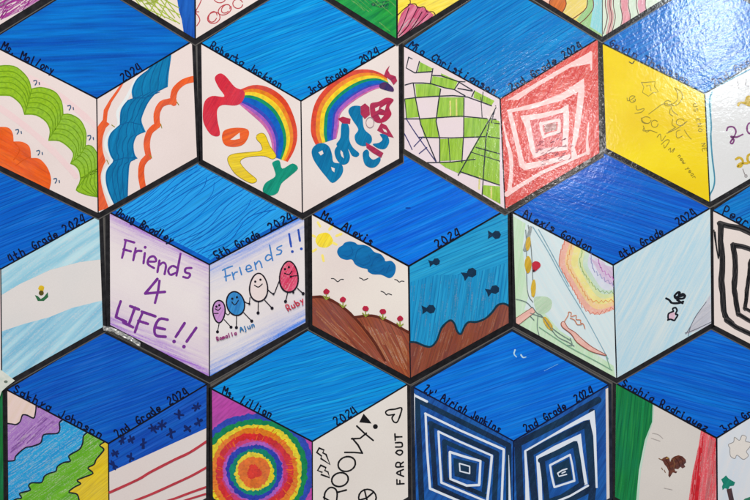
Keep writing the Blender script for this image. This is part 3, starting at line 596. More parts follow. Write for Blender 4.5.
p.strokes('lettering', [k(s_) for s_ in ([(142, 206), (148, 246), (152, 292)], [(126, 216), (158, 200), (196, 186)], [(140, 264), (182, 250)], [(195, 232), (208, 282)], [(204, 254), (214, 234), (232, 228)], [(248, 196), (262, 248)], [(292, 210), (330, 200), (318, 180), (296, 192), (304, 226), (340, 216)], [(355, 160), (366, 212)], [(360, 180), (382, 150), (396, 160), (408, 196)], [(476, 112), (450, 106), (432, 130), (446, 148), (476, 130)], [(462, 36), (472, 90), (484, 146)], [(548, 40), (516, 56), (520, 70), (546, 74), (540, 98), (512, 106)])], 1.5, SB, 'pale blue word Friends')
p.strokes('lettering', [m5([(696, 170), (706, 232)]), m5([(712, 258), (712, 258)]), m5([(742, 150), (750, 204)]), m5([(757, 244), (757, 244)])], 2.1, ink((40, 80, 180)), 'two blue exclamation marks')
BK = ink((26, 20, 34))
def fig(cen, rx, ry, conv, fillm, faces, legs, arms, lab, egg=.14, tilt=0, w=1.45):
    o = smooth(conv([(cen[0]+(x-cen[0])*(1+egg*(y-cen[1])/ry)+tilt*(y-cen[1]), y) for x, y in ell(cen[0], cen[1], rx, ry, 14)]), True, 4)
    if fillm: p.fill('figure_body', o, fillm, lab)
    p.strokes('figure_outline', [o+o[:1]], w, BK, None, sm=False)
    p.strokes('figure_limbs', [conv(s_) for s_ in legs+arms], .95, BK)
    p.strokes('figure_foot', [conv([s_[-1], s_[-1]]) for s_ in legs], 2.3, BK, split=True)
    ey, sm_ = faces
    p.strokes('figure_eye', [conv([a, a]) for a in ey], 1.7, BK, split=True); p.strokes('figure_mouth', [conv(sm_)], .95, BK)
fig((78, 120), 34, 62, j, mk((206, 150, 206), (196, 138, 200)), ([(64, 92), (80, 84)], [(58, 104), (74, 112), (88, 98)]), [[(80, 180), (70, 232)], [(108, 165), (145, 206)]], [[(110, 122), (128, 138), (142, 122)], [(52, 130), (74, 130)]], 'small purple figure', egg=-.16)
fig((170, 75), 50, 66, j, mk((62, 146, 206), (40, 116, 190), 70), ([(152, 48), (178, 40)], [(150, 66), (166, 82), (186, 58)]), [[(176, 140), (175, 208)], [(215, 125), (260, 172)]], [[(216, 60), (232, 72), (248, 74)]], 'blue scribbled figure', egg=.02, tilt=.1)
fig((384, 338), 64, 100, k, PAP(c=(236, 218, 216)), ([(360, 297), (397, 283)], [(354, 322), (382, 336), (410, 314)]), [[(382, 440), (380, 520)], [(428, 430), (480, 486)]], [[(445, 350), (490, 384), (512, 340), (532, 290)], [(322, 410), (318, 455)]], 'white figure')
fig((600, 262), 66, 110, k, mat((226, 96, 130), (206, 48, 88), 60, 'pencil'), ([(572, 208), (600, 194)], [(568, 236), (600, 246), (622, 222)]), [[(592, 372), (576, 438)], [(662, 345), (702, 382)]], [[(668, 256), (640, 256), (612, 262)]], 'red figure')
p.strokes('figure_hand', [k([(490, 384)]*2), k([(318, 455)]*2), k([(614, 262)]*2), k([(632, 374)]*2)], 1.6, BK)
p.text('Romalia', j([(68, 282)])[0], j([(182, 244)])[0], 3.6, 1.0, ink((150, 50, 120)), 'small purple handwritten name', jit=.25)
p.text('Ajun', j([(198, 232)])[0], j([(282, 200)])[0], 4.4, 1.0, ink((40, 120, 180)), 'small blue handwritten name', jit=.25)
p.text('Ruby', j([(462, 118)])[0], j([(560, 62)])[0], 6, 1.1, ink((206, 50, 76)), 'red handwritten name', jit=.25)
c.lines(); c.names('Doug Bradley', [('5th', (.08, .24)), ('Grade', (.30, .56)), ('2024', (.65, .9))], spa=(.05, .62), h=7.4, ca=(10, 26, 70))

c = Card('card with sun, cloud and red flowers on brown hills beside fish in blue water', (406, 153), (312, 214), (507.5, 209), (408.7, 266), (312.5, 325), (508.5, 323), (410, 378), 2, gloss=.7, rim=(2.4, 4, 5.6), rim_col=(14, 12, 14))
c.top((0, 130, 234), (0, 93, 216), 24, lines=.3, sx=4, sy=150, label='vivid blue panel with broad rising strokes')
c.tp.strokes('pen_dot', [[(406, 208), (410, 208)]], 1.3, ink((0, 60, 160)))
p = c.left(PAP(c=(236, 226, 216)), 'white panel with sun, cloud, birds, flowers and hills')
k = lambda pts: K(300, 210, 6.25, pts); z = lambda pts: K(300, 190, 2.5, pts); f5 = lambda pts: K(300, 200, 5, pts)
YE = mk((248, 214, 30), (250, 226, 60)); YP = ink((246, 228, 130), 1, (244, 220, 100))
p.fill('sun', k(ell(150, 190, 54, 48, 14, jit=.05)), YE, sm=True)
p.strokes('sun_ray', [k([(112, 78), (126, 102)]), k([(206, 96), (184, 122)]), k([(228, 162), (258, 150)]), k([(208, 206), (228, 216)]), k([(80, 160), (94, 166)]), k([(80, 258), (100, 246)]), k([(140, 284), (148, 318)])], 2.5, YP)
p.fill('cloud', k([(232, 265), (242, 236), (266, 220), (280, 204), (312, 196), (345, 204), (362, 216), (400, 218), (436, 232), (465, 262), (505, 276), (528, 304), (535, 320), (570, 318), (596, 345), (596, 385), (580, 415), (556, 426), (525, 412), (500, 404), (455, 402), (425, 385), (420, 370), (380, 360), (345, 340), (325, 310), (290, 312), (252, 298)]), mk((12, 112, 176), (8, 98, 162), 20, sx=20, sy=120), sm=True)
p.strokes('cloud_swirl', [k(s_) for s_ in ([(262, 280), (300, 290), (330, 262), (318, 230)], [(345, 300), (360, 252), (400, 232)], [(360, 330), (400, 345), (440, 320), (430, 280)], [(445, 350), (470, 300), (505, 300)], [(455, 380), (500, 388), (525, 360)], [(540, 390), (560, 345)])], .8, ink((6, 92, 156)))
p.strokes('bird', [k([(196, 428), (214, 430), (236, 448), (254, 434), (272, 434)]), k([(372, 424), (388, 430), (398, 438), (424, 428)]), k([(592, 434), (606, 438), (620, 450), (634, 444), (650, 446)]), f5([(405, 456), (420, 462), (432, 474), (440, 468), (458, 474)])], .9, ink((50, 50, 56)), split=True)
BR = mat((164, 80, 48), (134, 58, 34), -52, 'marker', .8, 10, 260, .2)
p.fill('brown_hill', z([(24, 266), (60, 268), (100, 288), (135, 318), (180, 372), (215, 432), (270, 470), (24, 400)]), BR, 'nearer hill')
p.fill('brown_hill', z([(135, 318), (180, 314), (220, 328), (272, 356), (275, 475), (240, 470), (205, 415), (180, 372)]), mat((170, 86, 50), (140, 62, 36), -62, 'marker', .8, 10, 260, .2), 'farther hill')
p.hatch('light_streak', z([(40, 300), (80, 300), (240, 450), (40, 345)]), -42, 46, 34, .9, pc((196, 124, 88), None, -45, alpha=.6), wob=.6)
p.hatch('light_streak', z([(150, 335), (268, 370), (268, 450), (215, 425)]), -66, 60, 34, .9, pc((200, 130, 92), None, -60, alpha=.6), wob=.6)
p.strokes('hill_outline', [z([(28, 268), (60, 268), (100, 288), (135, 318), (180, 372), (212, 425)]), z([(135, 318), (180, 314), (220, 328), (272, 356)])], 2.6, ink((96, 40, 26)))
for x, y in ((326.4, 291.5), (343, 299.5), (365.6, 308.5), (382.8, 311.5), (400, 318.5)):
    p.strokes('flower_stem', [[(x, y), (x, y+8)], [(x, y+8), (x-3, y+4.5)], [(x, y+8), (x+3, y+5.5)]], 1.2, ink((150, 160, 60)))
    p.fill('flower_head', ell(x, y, 3.1, 2.8, 12, jit=.1), ink((186, 36, 66)))
p = c.right(mat((40, 160, 210), (26, 146, 200), 22, 'marker', .7, 6, 160, .3), 'blue water panel with dark fish over brown rocks')
p.fill('darker_water', z([(270, 232), (340, 212), (420, 212), (525, 180), (525, 480), (270, 480)]), mat((34, 152, 204), (22, 138, 194), 82, 'marker', .7, 8, 140, .3))
p.hatch('water_stroke', z([(278, 240), (520, 200), (520, 330), (278, 380)]), 84, 50, 30, 1.6, pc((44, 150, 200), (50, 154, 200), 84, alpha=.3), wob=.3)
FM = ink((14, 48, 76))
for x, y, s_, r_ in ((488, 112, 1.1, 0), (338, 180, .95, -.25), (426, 208, 1.25, -.45), (484, 250, 1.15, -.4), (324, 298, 1.15, -.1)):
    X, Y = z([(x, y)])[0]; ca, sa = math.cos(r_), math.sin(r_)
    pts = [(5.2, 0), (3.6, -3.2), (0, -3.8), (-2.6, -1.5), (-6.8, -4), (-6.2, 0), (-6.8, 3.8), (-2.6, 1.5), (0, 3.8), (3.6, 3.2)]
    p.fill('fish', [(X+(a*ca-b*sa)*s_, Y+(a*sa+b*ca)*s_) for a, b in pts], FM)
RK = z([(270, 380), (290, 381), (312, 390), (328, 391), (342, 376), (354, 345), (374, 326), (386, 334), (392, 352), (402, 360), (412, 340), (422, 330), (440, 330), (462, 322), (480, 306), (494, 288), (510, 284), (526, 292)])
p.fill('brown_rock', smooth(RK)+z([(526, 500), (270, 500)]), mat((150, 74, 46), (126, 56, 34), 75, 'marker', .8, 10, 200, .15))
p.hatch('light_streak', z([(278, 400), (370, 350), (515, 300), (515, 335), (278, 460)]), 72, 42, 18, .9, pc((190, 118, 84), None, 70, alpha=.42), wob=.5)
p.strokes('rock_outline', [RK], 2.0, ink((14, 52, 70)))
c.lines(w=1.8, w2=1.8); c.names('Ms. Alexis', [('2024', (.3, .54))], spa=(.09, .62), h=7.4, w=1.4)

c = Card('card with a pastel rainbow over a garden beside a black squiggle on pale blue', (610.5, 148.5), (513, 212.5), (710, 208), (613, 265), (516, 323), (711, 323.5), (616.5, 378), 2, gloss=.95, rim=(2.4, 3.6, 4.4))
c.top((2, 112, 216), (4, 82, 191), -17, lines=.35, sx=4, sy=200, label='deep blue panel with strokes falling to the right')
z = lambda pts: K(500, 190, 2.5, pts); v5 = lambda pts: K(510, 280, 5, pts); g5 = lambda pts: K(450, 200, 5, pts)
p = c.left(mat((214, 226, 226), (202, 220, 224), -60, 'pencil', 1), 'pale panel of coloured pencil: rainbow, scarf and garden')
GP = pc((186, 216, 178), (200, 224, 196), 80)
p.fill('green_ground', z([(24, 60), (64, 84), (56, 140), (62, 200), (70, 268), (60, 300), (104, 300), (150, 352), (200, 384), (284, 440), (290, 480), (24, 380)]), GP)
p.fill('green_bush', v5([(120, 90), (150, 82), (185, 85), (208, 105), (205, 140), (180, 165), (150, 170), (125, 140)]), pc((190, 216, 184), None, 40), sm=True)
p.bands(z([(162, 122), (147, 180), (172, 232), (212, 296), (245, 312), (290, 296)]), z([(262, 182), (264, 190), (268, 198), (272, 204), (278, 210), (290, 214)]), [(234, 176, 158), (238, 202, 146), (238, 226, 146), (216, 226, 168), (196, 218, 198), (214, 218, 230), (212, 194, 220)], ['salmon', 'orange', 'yellow', 'lime', 'green', 'pale blue', 'lilac'], [1, 1, 1.1, .8, .8, 1.2, 1.8], 'pencil')
p.fill('lilac_corner', z([(222, 168), (245, 182), (290, 196), (290, 250), (262, 224)]), pc((214, 190, 218), None, -50))
def zig(path, n, a):
    r_ = resample(smooth(path), n); return [(x+random.uniform(-a, a)*.5, y+(a if i % 2 else -a)+random.uniform(-.3, .3)) for i, (x, y) in enumerate(r_)]
for path, cc, nn in (([(160, 128), (147, 182), (178, 240), (212, 298), (245, 308), (284, 294)], (222, 120, 100), 44), ([(178, 140), (168, 184), (196, 232), (228, 276), (284, 276)], (232, 150, 80), 34), ([(205, 150), (200, 188), (222, 226), (250, 252), (284, 256)], (150, 180, 110), 28), ([(226, 162), (232, 196), (262, 224), (284, 238)], (150, 150, 200), 18), ([(244, 175), (256, 200), (284, 222)], (196, 110, 190), 12)):
    p.strokes('zigzag', [zig(z(path), nn, 1.3)], .7, ink(cc), sm=False)
p.strokes('blue_diagonal', [z([(82, 92), (118, 150), (160, 228), (215, 320), (270, 422)]), z([(96, 98), (130, 160), (172, 240)])], .8, ink((140, 180, 196)))
p.strokes('bent_stem', [z([(76, 92), (64, 130), (58, 150)]), z([(70, 88), (78, 150), (82, 230)]), z([(64, 100), (66, 140), (68, 250), (82, 280)])], .8, ink((120, 130, 130)))
p.strokes('grey_feather', [z([(76, 94), (70, 120), (62, 150)])], 3.2, pc((150, 160, 160)))
for x, y, rx, ry, rr in ((70, 134, 2.6, 7, .1), (70, 186, 3.4, 8.5, 0), (83, 246, 2.4, 9, .05), (119, 334, 3, 8.5, -.6)):
    X, Y = z([(x, y)])[0]; p.fill('yellow_petal', ell(X, Y, rx, ry, 14, rr, .08), mk((222, 184, 60), (200, 160, 40)))
p.fill('red_heart', g5([(410, 318), (425, 306), (446, 312), (452, 330), (436, 348), (420, 358), (412, 340)]), ink((196, 44, 62)), sm=True)
p.strokes('heart_tip', [g5([(418, 354), (418, 354)])], 1.6, ink((60, 30, 40)))
PKM = pc((232, 184, 170), (224, 170, 158), 30); OL = ink((156, 88, 72))
q_ = v5([(28, 212), (26, 192), (112, 136), (124, 160), (40, 226)])
p.fill('pink_plank', q_, PKM); p.strokes('plank_outline', [q_+q_[:1]], .6, OL, sm=False)
q_ = smooth(v5([(255, 215), (270, 208), (290, 240), (325, 262), (360, 295), (410, 335), (482, 376), (440, 368), (395, 352), (335, 312), (305, 270), (262, 236)]), True, 3)
p.fill('pink_scarf', q_, PKM); p.strokes('scarf_outline', [q_+q_[:1]], .8, OL, sm=False)
p.strokes('orange_frill', [v5([(270, 208), (290, 175), (292, 160), (306, 164), (304, 182), (330, 176), (330, 196), (352, 200), (352, 214), (366, 220), (374, 242)]), v5([(300, 190), (322, 200), (336, 222), (356, 222)])], .8, ink((216, 130, 90)))
p.strokes('grey_sketch', [v5([(112, 135), (135, 165), (160, 180), (205, 245), (240, 285), (290, 310), (320, 330)]), v5([(210, 240), (250, 270), (300, 300)]), v5([(140, 170), (135, 230), (145, 275)]), v5([(100, 165), (160, 185)]), v5([(30, 95), (80, 110), (110, 140)]), v5([(100, 180), (120, 200)]), v5([(300, 290), (310, 325), (285, 325)])], .7, ink((110, 130, 130)))
p.strokes('green_edge_line', [v5([(145, 235), (290, 330), (420, 400), (510, 450)]), v5([(480, 380), (500, 440)])], .7, ink((130, 180, 150)))
p = c.right(mat((204, 218, 222), (226, 226, 218), 62, 'paper', 1, 8, 90, fade=((176, 208, 222), 62, ((-1, 0, 20, 60, .8), (1, 0, 0, 50, .7)))), 'pale blue pencil panel with a black squiggle')
w5 = lambda pts: K(600, 300, 5, pts); w2_ = lambda pts: K(600, 200, 5, pts)
p.fill('grey_rock', w5([(430, 172), (450, 140), (480, 80), (520, 20), (552, -30), (556, 125)]), pc((196, 196, 206), None, 40))
p.strokes('rock_line', [w5([(428, 170), (450, 135), (480, 78), (530, 10)]), w5([(425, 165), (470, 150), (555, 110)]), w5([(440, 180), (452, 130)])], .8, ink((110, 112, 124)))
p.strokes('black_squiggle', [w2_([(330, 492), (345, 500), (360, 515), (395, 515), (415, 508)]), w2_([(372, 478), (385, 464), (398, 462), (392, 480), (412, 470), (424, 478), (415, 492), (380, 492), (372, 480)]), w2_([(375, 486), (415, 478)]), w2_([(385, 500), (412, 516)])], 2.2, ink((20, 22, 30)))
p.fill('pink_blob', w5([(342, 80), (350, 66), (368, 60), (376, 72), (368, 96), (346, 98)]), ink((226, 190, 206)), sm=True)
p.strokes('squiggle_outline', [w5([(340, 98), (340, 72), (352, 62), (366, 56), (362, 44), (376, 38), (384, 52), (376, 70), (388, 74), (378, 92), (370, 102), (352, 96), (338, 100)])], 1.7, ink((24, 24, 34)))
c.lines(w=1.6); c.names('Alexis Gordon', [('4th', (.09, .25)), ('Grade', (.3, .54)), ('2024', (.68, .88))], spa=(.09, .78), h=7.2, ca=(8, 20, 60))

c = Card('white card with black scribbled nested squares, at the right edge', (811, 146), (713, 210.5), (910, 207), (813, 262), (714, 325), (912, 322), (816, 378), 2, rim=(2.4, 3, 4.6))
c.top((4, 130, 208), (2, 100, 189), 24, lines=.5, label='blue felt pen panel'); c.right(PAP(), 'white paper panel')
p = c.left(PAP(c=(228, 216, 208)), 'white panel with black scribbled nested squares')
a = lambda pts: K(600, 200, 5, pts); rn = random.uniform
def scrib(path, width, n=6, base=(66, 62, 62)):
    r_ = resample(path, 14)
    p.strokes('scribbled_band', [path], width, ink(base), sm=False, jit=.1)
    st = []
    for i in range(n):
        off = width*(i/(n-1)-.5); st.append([(x+off+rn(-.5, .5), y+off*.3+rn(-.5, .5)) for x, y in r_])
    p.strokes('scribble_line', st, .7, ink((22, 22, 24)), sm=False)
for path, w_ in (([(598, 118), (640, 130), (700, 140), (790, 182)], 6), ([(603, 120), (602, 200), (612, 300), (606, 400), (614, 500), (622, 580), (660, 618)], 5.4), ([(630, 600), (680, 636), (760, 674), (800, 690)], 5), ([(664, 226), (710, 232), (800, 262)], 5), ([(664, 222), (674, 300), (676, 360), (668, 440), (682, 520), (690, 572)], 4.6), ([(688, 568), (740, 600), (800, 630)], 4.2), ([(800, 350), (748, 330)], 2), ([(752, 300), (740, 400), (728, 500), (724, 545)], 3.4), ([(722, 540), (800, 580)], 3)):
    scrib(a(path), w_)
p.strokes('scribble_line', [a([(568, 150), (574, 200), (592, 292), (590, 200)]), a([(574, 160), (582, 240), (590, 290)])], 1.1, ink((28, 28, 30)))
c.lines(); c.names('Pearl Brown', None, spa=(.08, .8), h=8, ca=(10, 24, 66))

# ================================================================ bottom row
c = Card('card with a dark green panel, a sliver at the lower left edge', (-96, 331), (-192, 388), (2.5, 386), (-94, 441), (-190, 500), (3.5, 500), (-93, 553), 3, rim=(2.3, 3, 5))
c.top((5, 99, 201), (0, 82, 181), 20); c.left(PAP(), 'white paper panel'); c.right(mk((26, 122, 48), (16, 96, 40), 85), 'green marker panel'); c.lines()

c = Card('card with wavy crayon bands beside red stripes under dark stars on blue', (103.5, 333), (7.5, 390), (206.5, 384.5), (108.5, 443.5), (8.5, 500), (206, 498), (109.5, 555), 3)
c.top((6, 106, 206), (2, 73, 185), 20, lines=.35, sx=4, sy=230, label='deep blue felt pen panel')
p = c.left(mat((226, 200, 184), (232, 206, 200), 60, 'pencil', 1), 'panel of crayon bands with black wavy outlines')
b1 = K(5, 385, 7.143, [(0, 272), (50, 278), (80, 282), (108, 262), (122, 222), (132, 212), (160, 216), (205, 236), (218, 200), (224, 140)])
b2 = K(0, 400, 5, [(30, 306), (72, 302), (80, 280), (125, 240), (160, 232), (204, 214), (214, 180), (232, 170), (288, 166), (300, 140), (298, 112), (324, 92)])
b3 = K(0, 400, 5, [(20, 540), (75, 498), (108, 490), (98, 468), (120, 460), (152, 450), (144, 428), (160, 414), (208, 412), (222, 382), (248, 366), (280, 356), (288, 332), (320, 312), (352, 306), (344, 282), (360, 268), (398, 246), (414, 215), (418, 180), (440, 160)])
b4 = K(0, 400, 5, [(330, 640), (400, 560), (396, 500), (384, 470), (345, 460), (372, 436), (404, 418), (386, 402), (420, 386), (466, 366), (440, 340), (470, 322), (482, 296), (506, 268), (520, 246), (500, 228), (512, 216), (540, 200)])
def below(b): return [(-40, b[0][1])]+b+[(160, b[-1][1]), (160, 640), (-40, 640)]
p.fill('purple_band', below(b1), mat((176, 130, 196), (160, 110, 186), 42, 'pencil', 1, 14, 300))
p.fill('blue_band', below(b2), mat((44, 164, 216), (30, 146, 206), 35, 'pencil', 1, 14, 280))
p.fill('green_band', below(b3), mat((112, 182, 42), (92, 164, 34), 35, 'pencil', 1, 14, 280))
p.fill('yellow_band', below(b4), mat((238, 206, 32), (226, 190, 22), 40, 'marker', 1, 14, 280))
p.hatch('crayon_stroke', [(9, 458), (14, 440), (40, 414), (62, 425), (42, 436), (20, 452)], 42, 42, 18, .9, pc((146, 84, 178), None, 45, alpha=.42))
p.hatch('crayon_gap', [(14, 448), (30, 420), (60, 424), (42, 438)], 40, 14, 10, .8, pc((226, 208, 224), None, 45, alpha=.42))
p.hatch('crayon_gap', [(12, 490), (12, 466), (50, 440), (80, 430), (62, 458), (28, 484)], 36, 46, 12, .8, pc((170, 216, 232), None, 38, alpha=.42))
p.hatch('crayon_gap', [(26, 499), (60, 478), (94, 444), (90, 462), (74, 480), (70, 499)], 36, 46, 12, .8, pc((196, 220, 130), None, 38, alpha=.42))
p.strokes('wavy_outline', [b1, b2, b3, b4], 1.35, ink((26, 30, 44)), split=True)
p = c.right(PAP(c=(224, 214, 210)), 'panel with dark stars on blue over red stripes')
p.fill('blue_canton', [(107, 444), (208, 384), (208, 427.5), (109, 472.5)], mat((20, 92, 196), (10, 70, 176), 30, 'marker', 1, 10, 160, .3))
for x, y in K(0, 350, 3.333, [(655, 190), (597, 215), (540, 250), (512, 262), (478, 312), (438, 298), (408, 300), (384, 345), (378, 384), (435, 358), (570, 278), (625, 262), (662, 240)]):
    st = []
    for i in range(3):
        t = i*math.pi/3+rn(-.55, .55); r_ = rn(2.8, 4.9); st.append([(x-r_*math.cos(t), y-r_*math.sin(t)), (x+rn(-.5, .5), y+rn(-.5, .5)), (x+r_*math.cos(t), y+r_*math.sin(t))])
    p.strokes('dark_star', st, 2.0, ink((14, 36, 100))); p.z -= .02
p.z += .02
b5 = lambda pts: K(150, 400, 5, pts)
for pts, ww in (([(-200, 462), (-60, 398), (0, 362), (120, 300), (200, 262), (285, 206)], 2.6), ([(-120, 520), (0, 474), (120, 420), (210, 378), (285, 336)], 2.4), ([(60, 512), (120, 494), (200, 464), (285, 434)], 2.3), ([(120, 520), (200, 494), (285, 468)], 2), ([(200, 530), (285, 500)], 2)):
    p.strokes('red_stripe', [b5(pts)], ww, ink((192, 60, 72)), jit=.06)
c.lines(); c.names('Sakhya Johnson', [('2nd', (.1, .24)), ('Grade', (.3, .56)), ('2024', (.63, .84))], spa=(.05, .93), h=7.2, w=1.4, ca=(8, 16, 60))

c = Card('card with a round tie-dye target beside black writing GROOVY! and FAR OUT', (308, 331), (212, 389), (407, 384.5), (312.3, 441.5), (213, 498), (408, 497), (312.5, 553), 3, rim=(2.3, 3.4, 4.6))
c.top((6, 159, 230), (0, 128, 216), 16, lines=.5, sx=5, sy=190, wob=3, label='bright blue panel with gently curved strokes')
p = c.left(mat((196, 74, 168), (180, 64, 160), 40, 'marker', 1, 20, 150, 0), 'magenta panel with tie-dye rings')
for r_, cc, nm in ((60, (52, 74, 186), 'blue'), (54, (24, 140, 76), 'green'), (48.5, (248, 222, 30), 'yellow'), (44, (242, 134, 28), 'orange'), (39, (226, 44, 44), 'red'), (33, (216, 60, 120), 'crimson'), (30.5, (186, 96, 200), 'violet'), (28, (50, 62, 180), 'indigo'), (23.5, (20, 140, 110), 'green'), (19.5, (246, 222, 40), 'yellow'), (16, (242, 120, 34), 'orange'), (7, (236, 60, 36), 'red')):
    pts = []; n_ = int(50+r_*2)
    for i in range(n_):
        t = 2*math.pi*i/n_; rr = r_+rn(-1, 1)*(1.3 if i % 2 else .5)+.8*math.sin(3*t+r_); pts.append((254+rr*1.0*math.cos(t), 472+rr*.985*math.sin(t)))
    p.item('tie_dye_ring', [[(254, 472), pts[i], pts[(i+1) % n_]] for i in range(n_)], mat(cc, None, 90, 'marker', 1, 120, 120, 0, .12), nm+' ring')
st = []
for i in range(60):
    t = rn(0, 6.283); r_ = rn(31, 43); st.append([(254+r_*math.cos(t), 472+r_*math.sin(t)), (254+(r_+5)*math.cos(t+.03), 472+(r_+5)*math.sin(t+.03))])
p.strokes('dye_streak', st, .7, ink((236, 104, 36)))
p = c.right(PAP(c=(232, 224, 216), c2=(226, 216, 208)), 'white panel with black hand lettering')
q = lambda pts: K(300, 400, 5, pts); BK = ink((20, 18, 20))
p.strokes('heart', [q([(472, 72), (440, 76), (428, 62), (442, 50), (475, 46), (508, 40), (500, 78), (486, 110), (470, 110), (460, 90), (472, 72)])], 1.6, BK)
p.fill('exclamation_wedge', q([(318, 68), (296, 112), (358, 118), (346, 100)]), BK); p.strokes('exclamation_dot', [q([(377, 133), (377, 133)])], 3.6, BK)
p.strokes('lettering', [q(s_) for s_ in ([(284, 130), (322, 166), (366, 202)], [(258, 194), (300, 192), (332, 166)], [(224, 262), (270, 262), (312, 266)], [(312, 266), (290, 225), (262, 192)])], 1.7, BK, 'black letters V and Y', sm=False)
o1 = q(ell(234, 320, 44, 36, 14, -.35)); o2 = q(ell(200, 398, 42, 34, 14, -.3))
p.strokes('lettering', [o1+o1[:2], o2+o2[:2], q([(122, 496), (126, 462), (150, 438), (176, 444), (186, 470), (180, 520)]), q([(186, 462), (232, 450)]), q([(118, 486), (150, 506), (200, 530)])], 1.7, BK, 'black letters R, O and O')
p.strokes('lightning_doodle', [q([(96, 240), (84, 262), (108, 280), (104, 292), (150, 322), (130, 272), (114, 264), (120, 250), (96, 240)]), q([(104, 326), (88, 352), (112, 362), (104, 372), (148, 388), (140, 360), (124, 352), (130, 338), (104, 326)])], 1.7, BK, sm=False)
o3 = q(ell(337, 488, 44, 42, 16)); p.strokes('peace_sign', [o3+o3[:2], q([(322, 448), (342, 530)]), q([(334, 490), (366, 462)]), q([(334, 490), (300, 500)])], 1.6, BK, sm=False)
p.text('FAR', q([(520, 424)])[0], q([(516, 296)])[0], 7, 1.5, BK, 'black word FAR', jit=.25)
p.text('OUT', q([(514, 278)])[0], q([(508, 160)])[0], 6.8, 1.5, BK, 'black word OUT', jit=.25)
c.lines(); c.names('Ms. Lillian', [('2024', (.26, .5))], spa=(.1, .58), h=7.6, w=1.35, ca=(10, 20, 60))

c = Card('card with two navy and white nested diamond spirals', (512, 331.5), (414, 387.5), (608, 385), (513.5, 441), (416, 500), (609.5, 498), (513.5, 552), 3, gloss=.8, rim=(2.3, 3.4, 4.6), rim_col=(20, 26, 40))
c.top((0, 130, 230), (0, 98, 212), 18, lines=.3, sx=4, sy=160, label='vivid blue panel with gently rising strokes')
c.tp.strokes('white_scratch', [[(515, 350), (514, 354), (516.5, 357)], [(521, 355), (523, 357.5), (526, 357)]], (1.6, .8), ink((190, 225, 240)))
c.tp.strokes('white_scratch', [[(544, 371), (558, 364)]], .5, ink((110, 180, 240)))
NB = (34, 96, 180); NV = mk((26, 44, 76), (16, 30, 56), 60, .8, sx=16); WL = PAP(.8, c=(226, 232, 240), c2=(216, 224, 236))
k = lambda pts: K(400, 350, 3.333, pts); q = lambda pts: K(450, 400, 5, pts)
p = c.left(mk(NB, (22, 66, 140), 60, .8), 'blue panel with a navy and white nested diamond')
for r_, w_ in ((([(55, 165), (362, 318)], [(362, 318), (362, 640)], [(58, 170), (72, 505)], [(72, 505), (300, 640)]), 5.4), (([(100, 245), (322, 345)], [(322, 345), (312, 560)], [(104, 245), (118, 452)], [(118, 456), (312, 545)]), 5), (([(148, 305), (290, 368)], [(290, 368), (280, 470)], [(148, 305), (152, 425)], [(152, 430), (282, 485)]), 4.6)):
    p.strokes('navy_ring', [k(s_) for s_ in r_], w_, NV, sm=False, jit=.05)
p.fill('navy_core', k([(178, 360), (256, 378), (252, 440), (182, 420)]), NV)
p.strokes('white_ring', [k(s_) for s_ in ([(84, 212), (200, 268), (346, 332)], [(346, 334), (342, 420), (336, 580)], [(85, 212), (90, 330), (100, 462)], [(100, 462), (200, 505), (336, 575)], [(128, 272), (200, 306), (306, 352)], [(306, 354), (300, 420), (290, 510)], [(128, 272), (132, 350), (138, 442)], [(138, 442), (290, 506)], [(166, 340), (216, 356), (268, 370)], [(268, 372), (264, 448)], [(166, 340), (168, 428)], [(168, 430), (222, 452), (264, 450)], [(46, 148), (46, 500)], [(46, 150), (90, 172)])], 2.3, WL, sm=False)
p.strokes('white_ring', [k([(198, 378), (232, 388)]), k([(232, 388), (232, 412)]), k([(232, 412), (200, 404)]), k([(200, 404), (198, 378)])], 1.3, WL, sm=False)
p.strokes('white_wedge', [k([(362, 350), (364, 430), (366, 520)])], (.4, 2.6), WL, sm=False)
p = c.right(mk(NB, (22, 66, 140), 60, .8), 'blue panel with a navy and white nested diamond, wider white wedges')
p.strokes('navy_ring', [q([(330, 222), (560, 105), (740, 0)]), q([(340, 225), (352, 520), (352, 700)]), q([(710, 60), (716, 420), (700, 560)])], 7, NV, sm=False, jit=.05)
p.strokes('navy_ring', [q([(392, 270), (520, 200), (685, 118)]), q([(402, 280), (425, 520), (430, 600)]), q([(686, 120), (700, 280), (712, 440)]), q([(712, 440), (560, 520)])], 6.6, NV, sm=False, jit=.05)
p.fill('white_wedge', q([(372, 252), (480, 190), (600, 118), (722, 50), (730, 150), (738, 440), (728, 440), (716, 180), (698, 98), (668, 104), (560, 158), (480, 200), (384, 256)]), WL)
p.strokes('white_wedge', [q([(376, 256), (384, 400), (388, 520)])], (2, 5), WL, sm=False)
p.fill('white_wedge', q([(430, 282), (520, 230), (654, 168), (664, 260), (688, 420), (670, 428), (652, 300), (636, 204), (540, 250), (448, 296), (458, 400), (462, 520), (444, 520)]), WL)
p.strokes('navy_ring', [q([(452, 302), (540, 262), (624, 218)]), q([(626, 220), (640, 300), (658, 420)]), q([(460, 305), (476, 420), (484, 500)]), q([(660, 420), (560, 485), (490, 510)])], 5.4, NV, sm=False, jit=.05)
p.strokes('white_ring', [q([(500, 326), (550, 300), (600, 274)]), q([(600, 274), (612, 330), (622, 402)]), q([(622, 404), (522, 436)]), q([(522, 436), (508, 380), (500, 326)]), q([(690, 428), (600, 480), (540, 505)])], 2.0, WL, sm=False)
p.fill('navy_core', q([(512, 332), (594, 292), (612, 396), (528, 424)]), NV)
p.strokes('white_ring', [q([(538, 366), (560, 352), (584, 344)]), q([(538, 366), (544, 382), (582, 372)]), q([(560, 366), (576, 358)])], 1.3, WL, sm=False)
p.fill('white_strip', [(605.5, 389), (610, 387), (611, 501), (606.5, 503)], PAP(c=(214, 210, 206)))
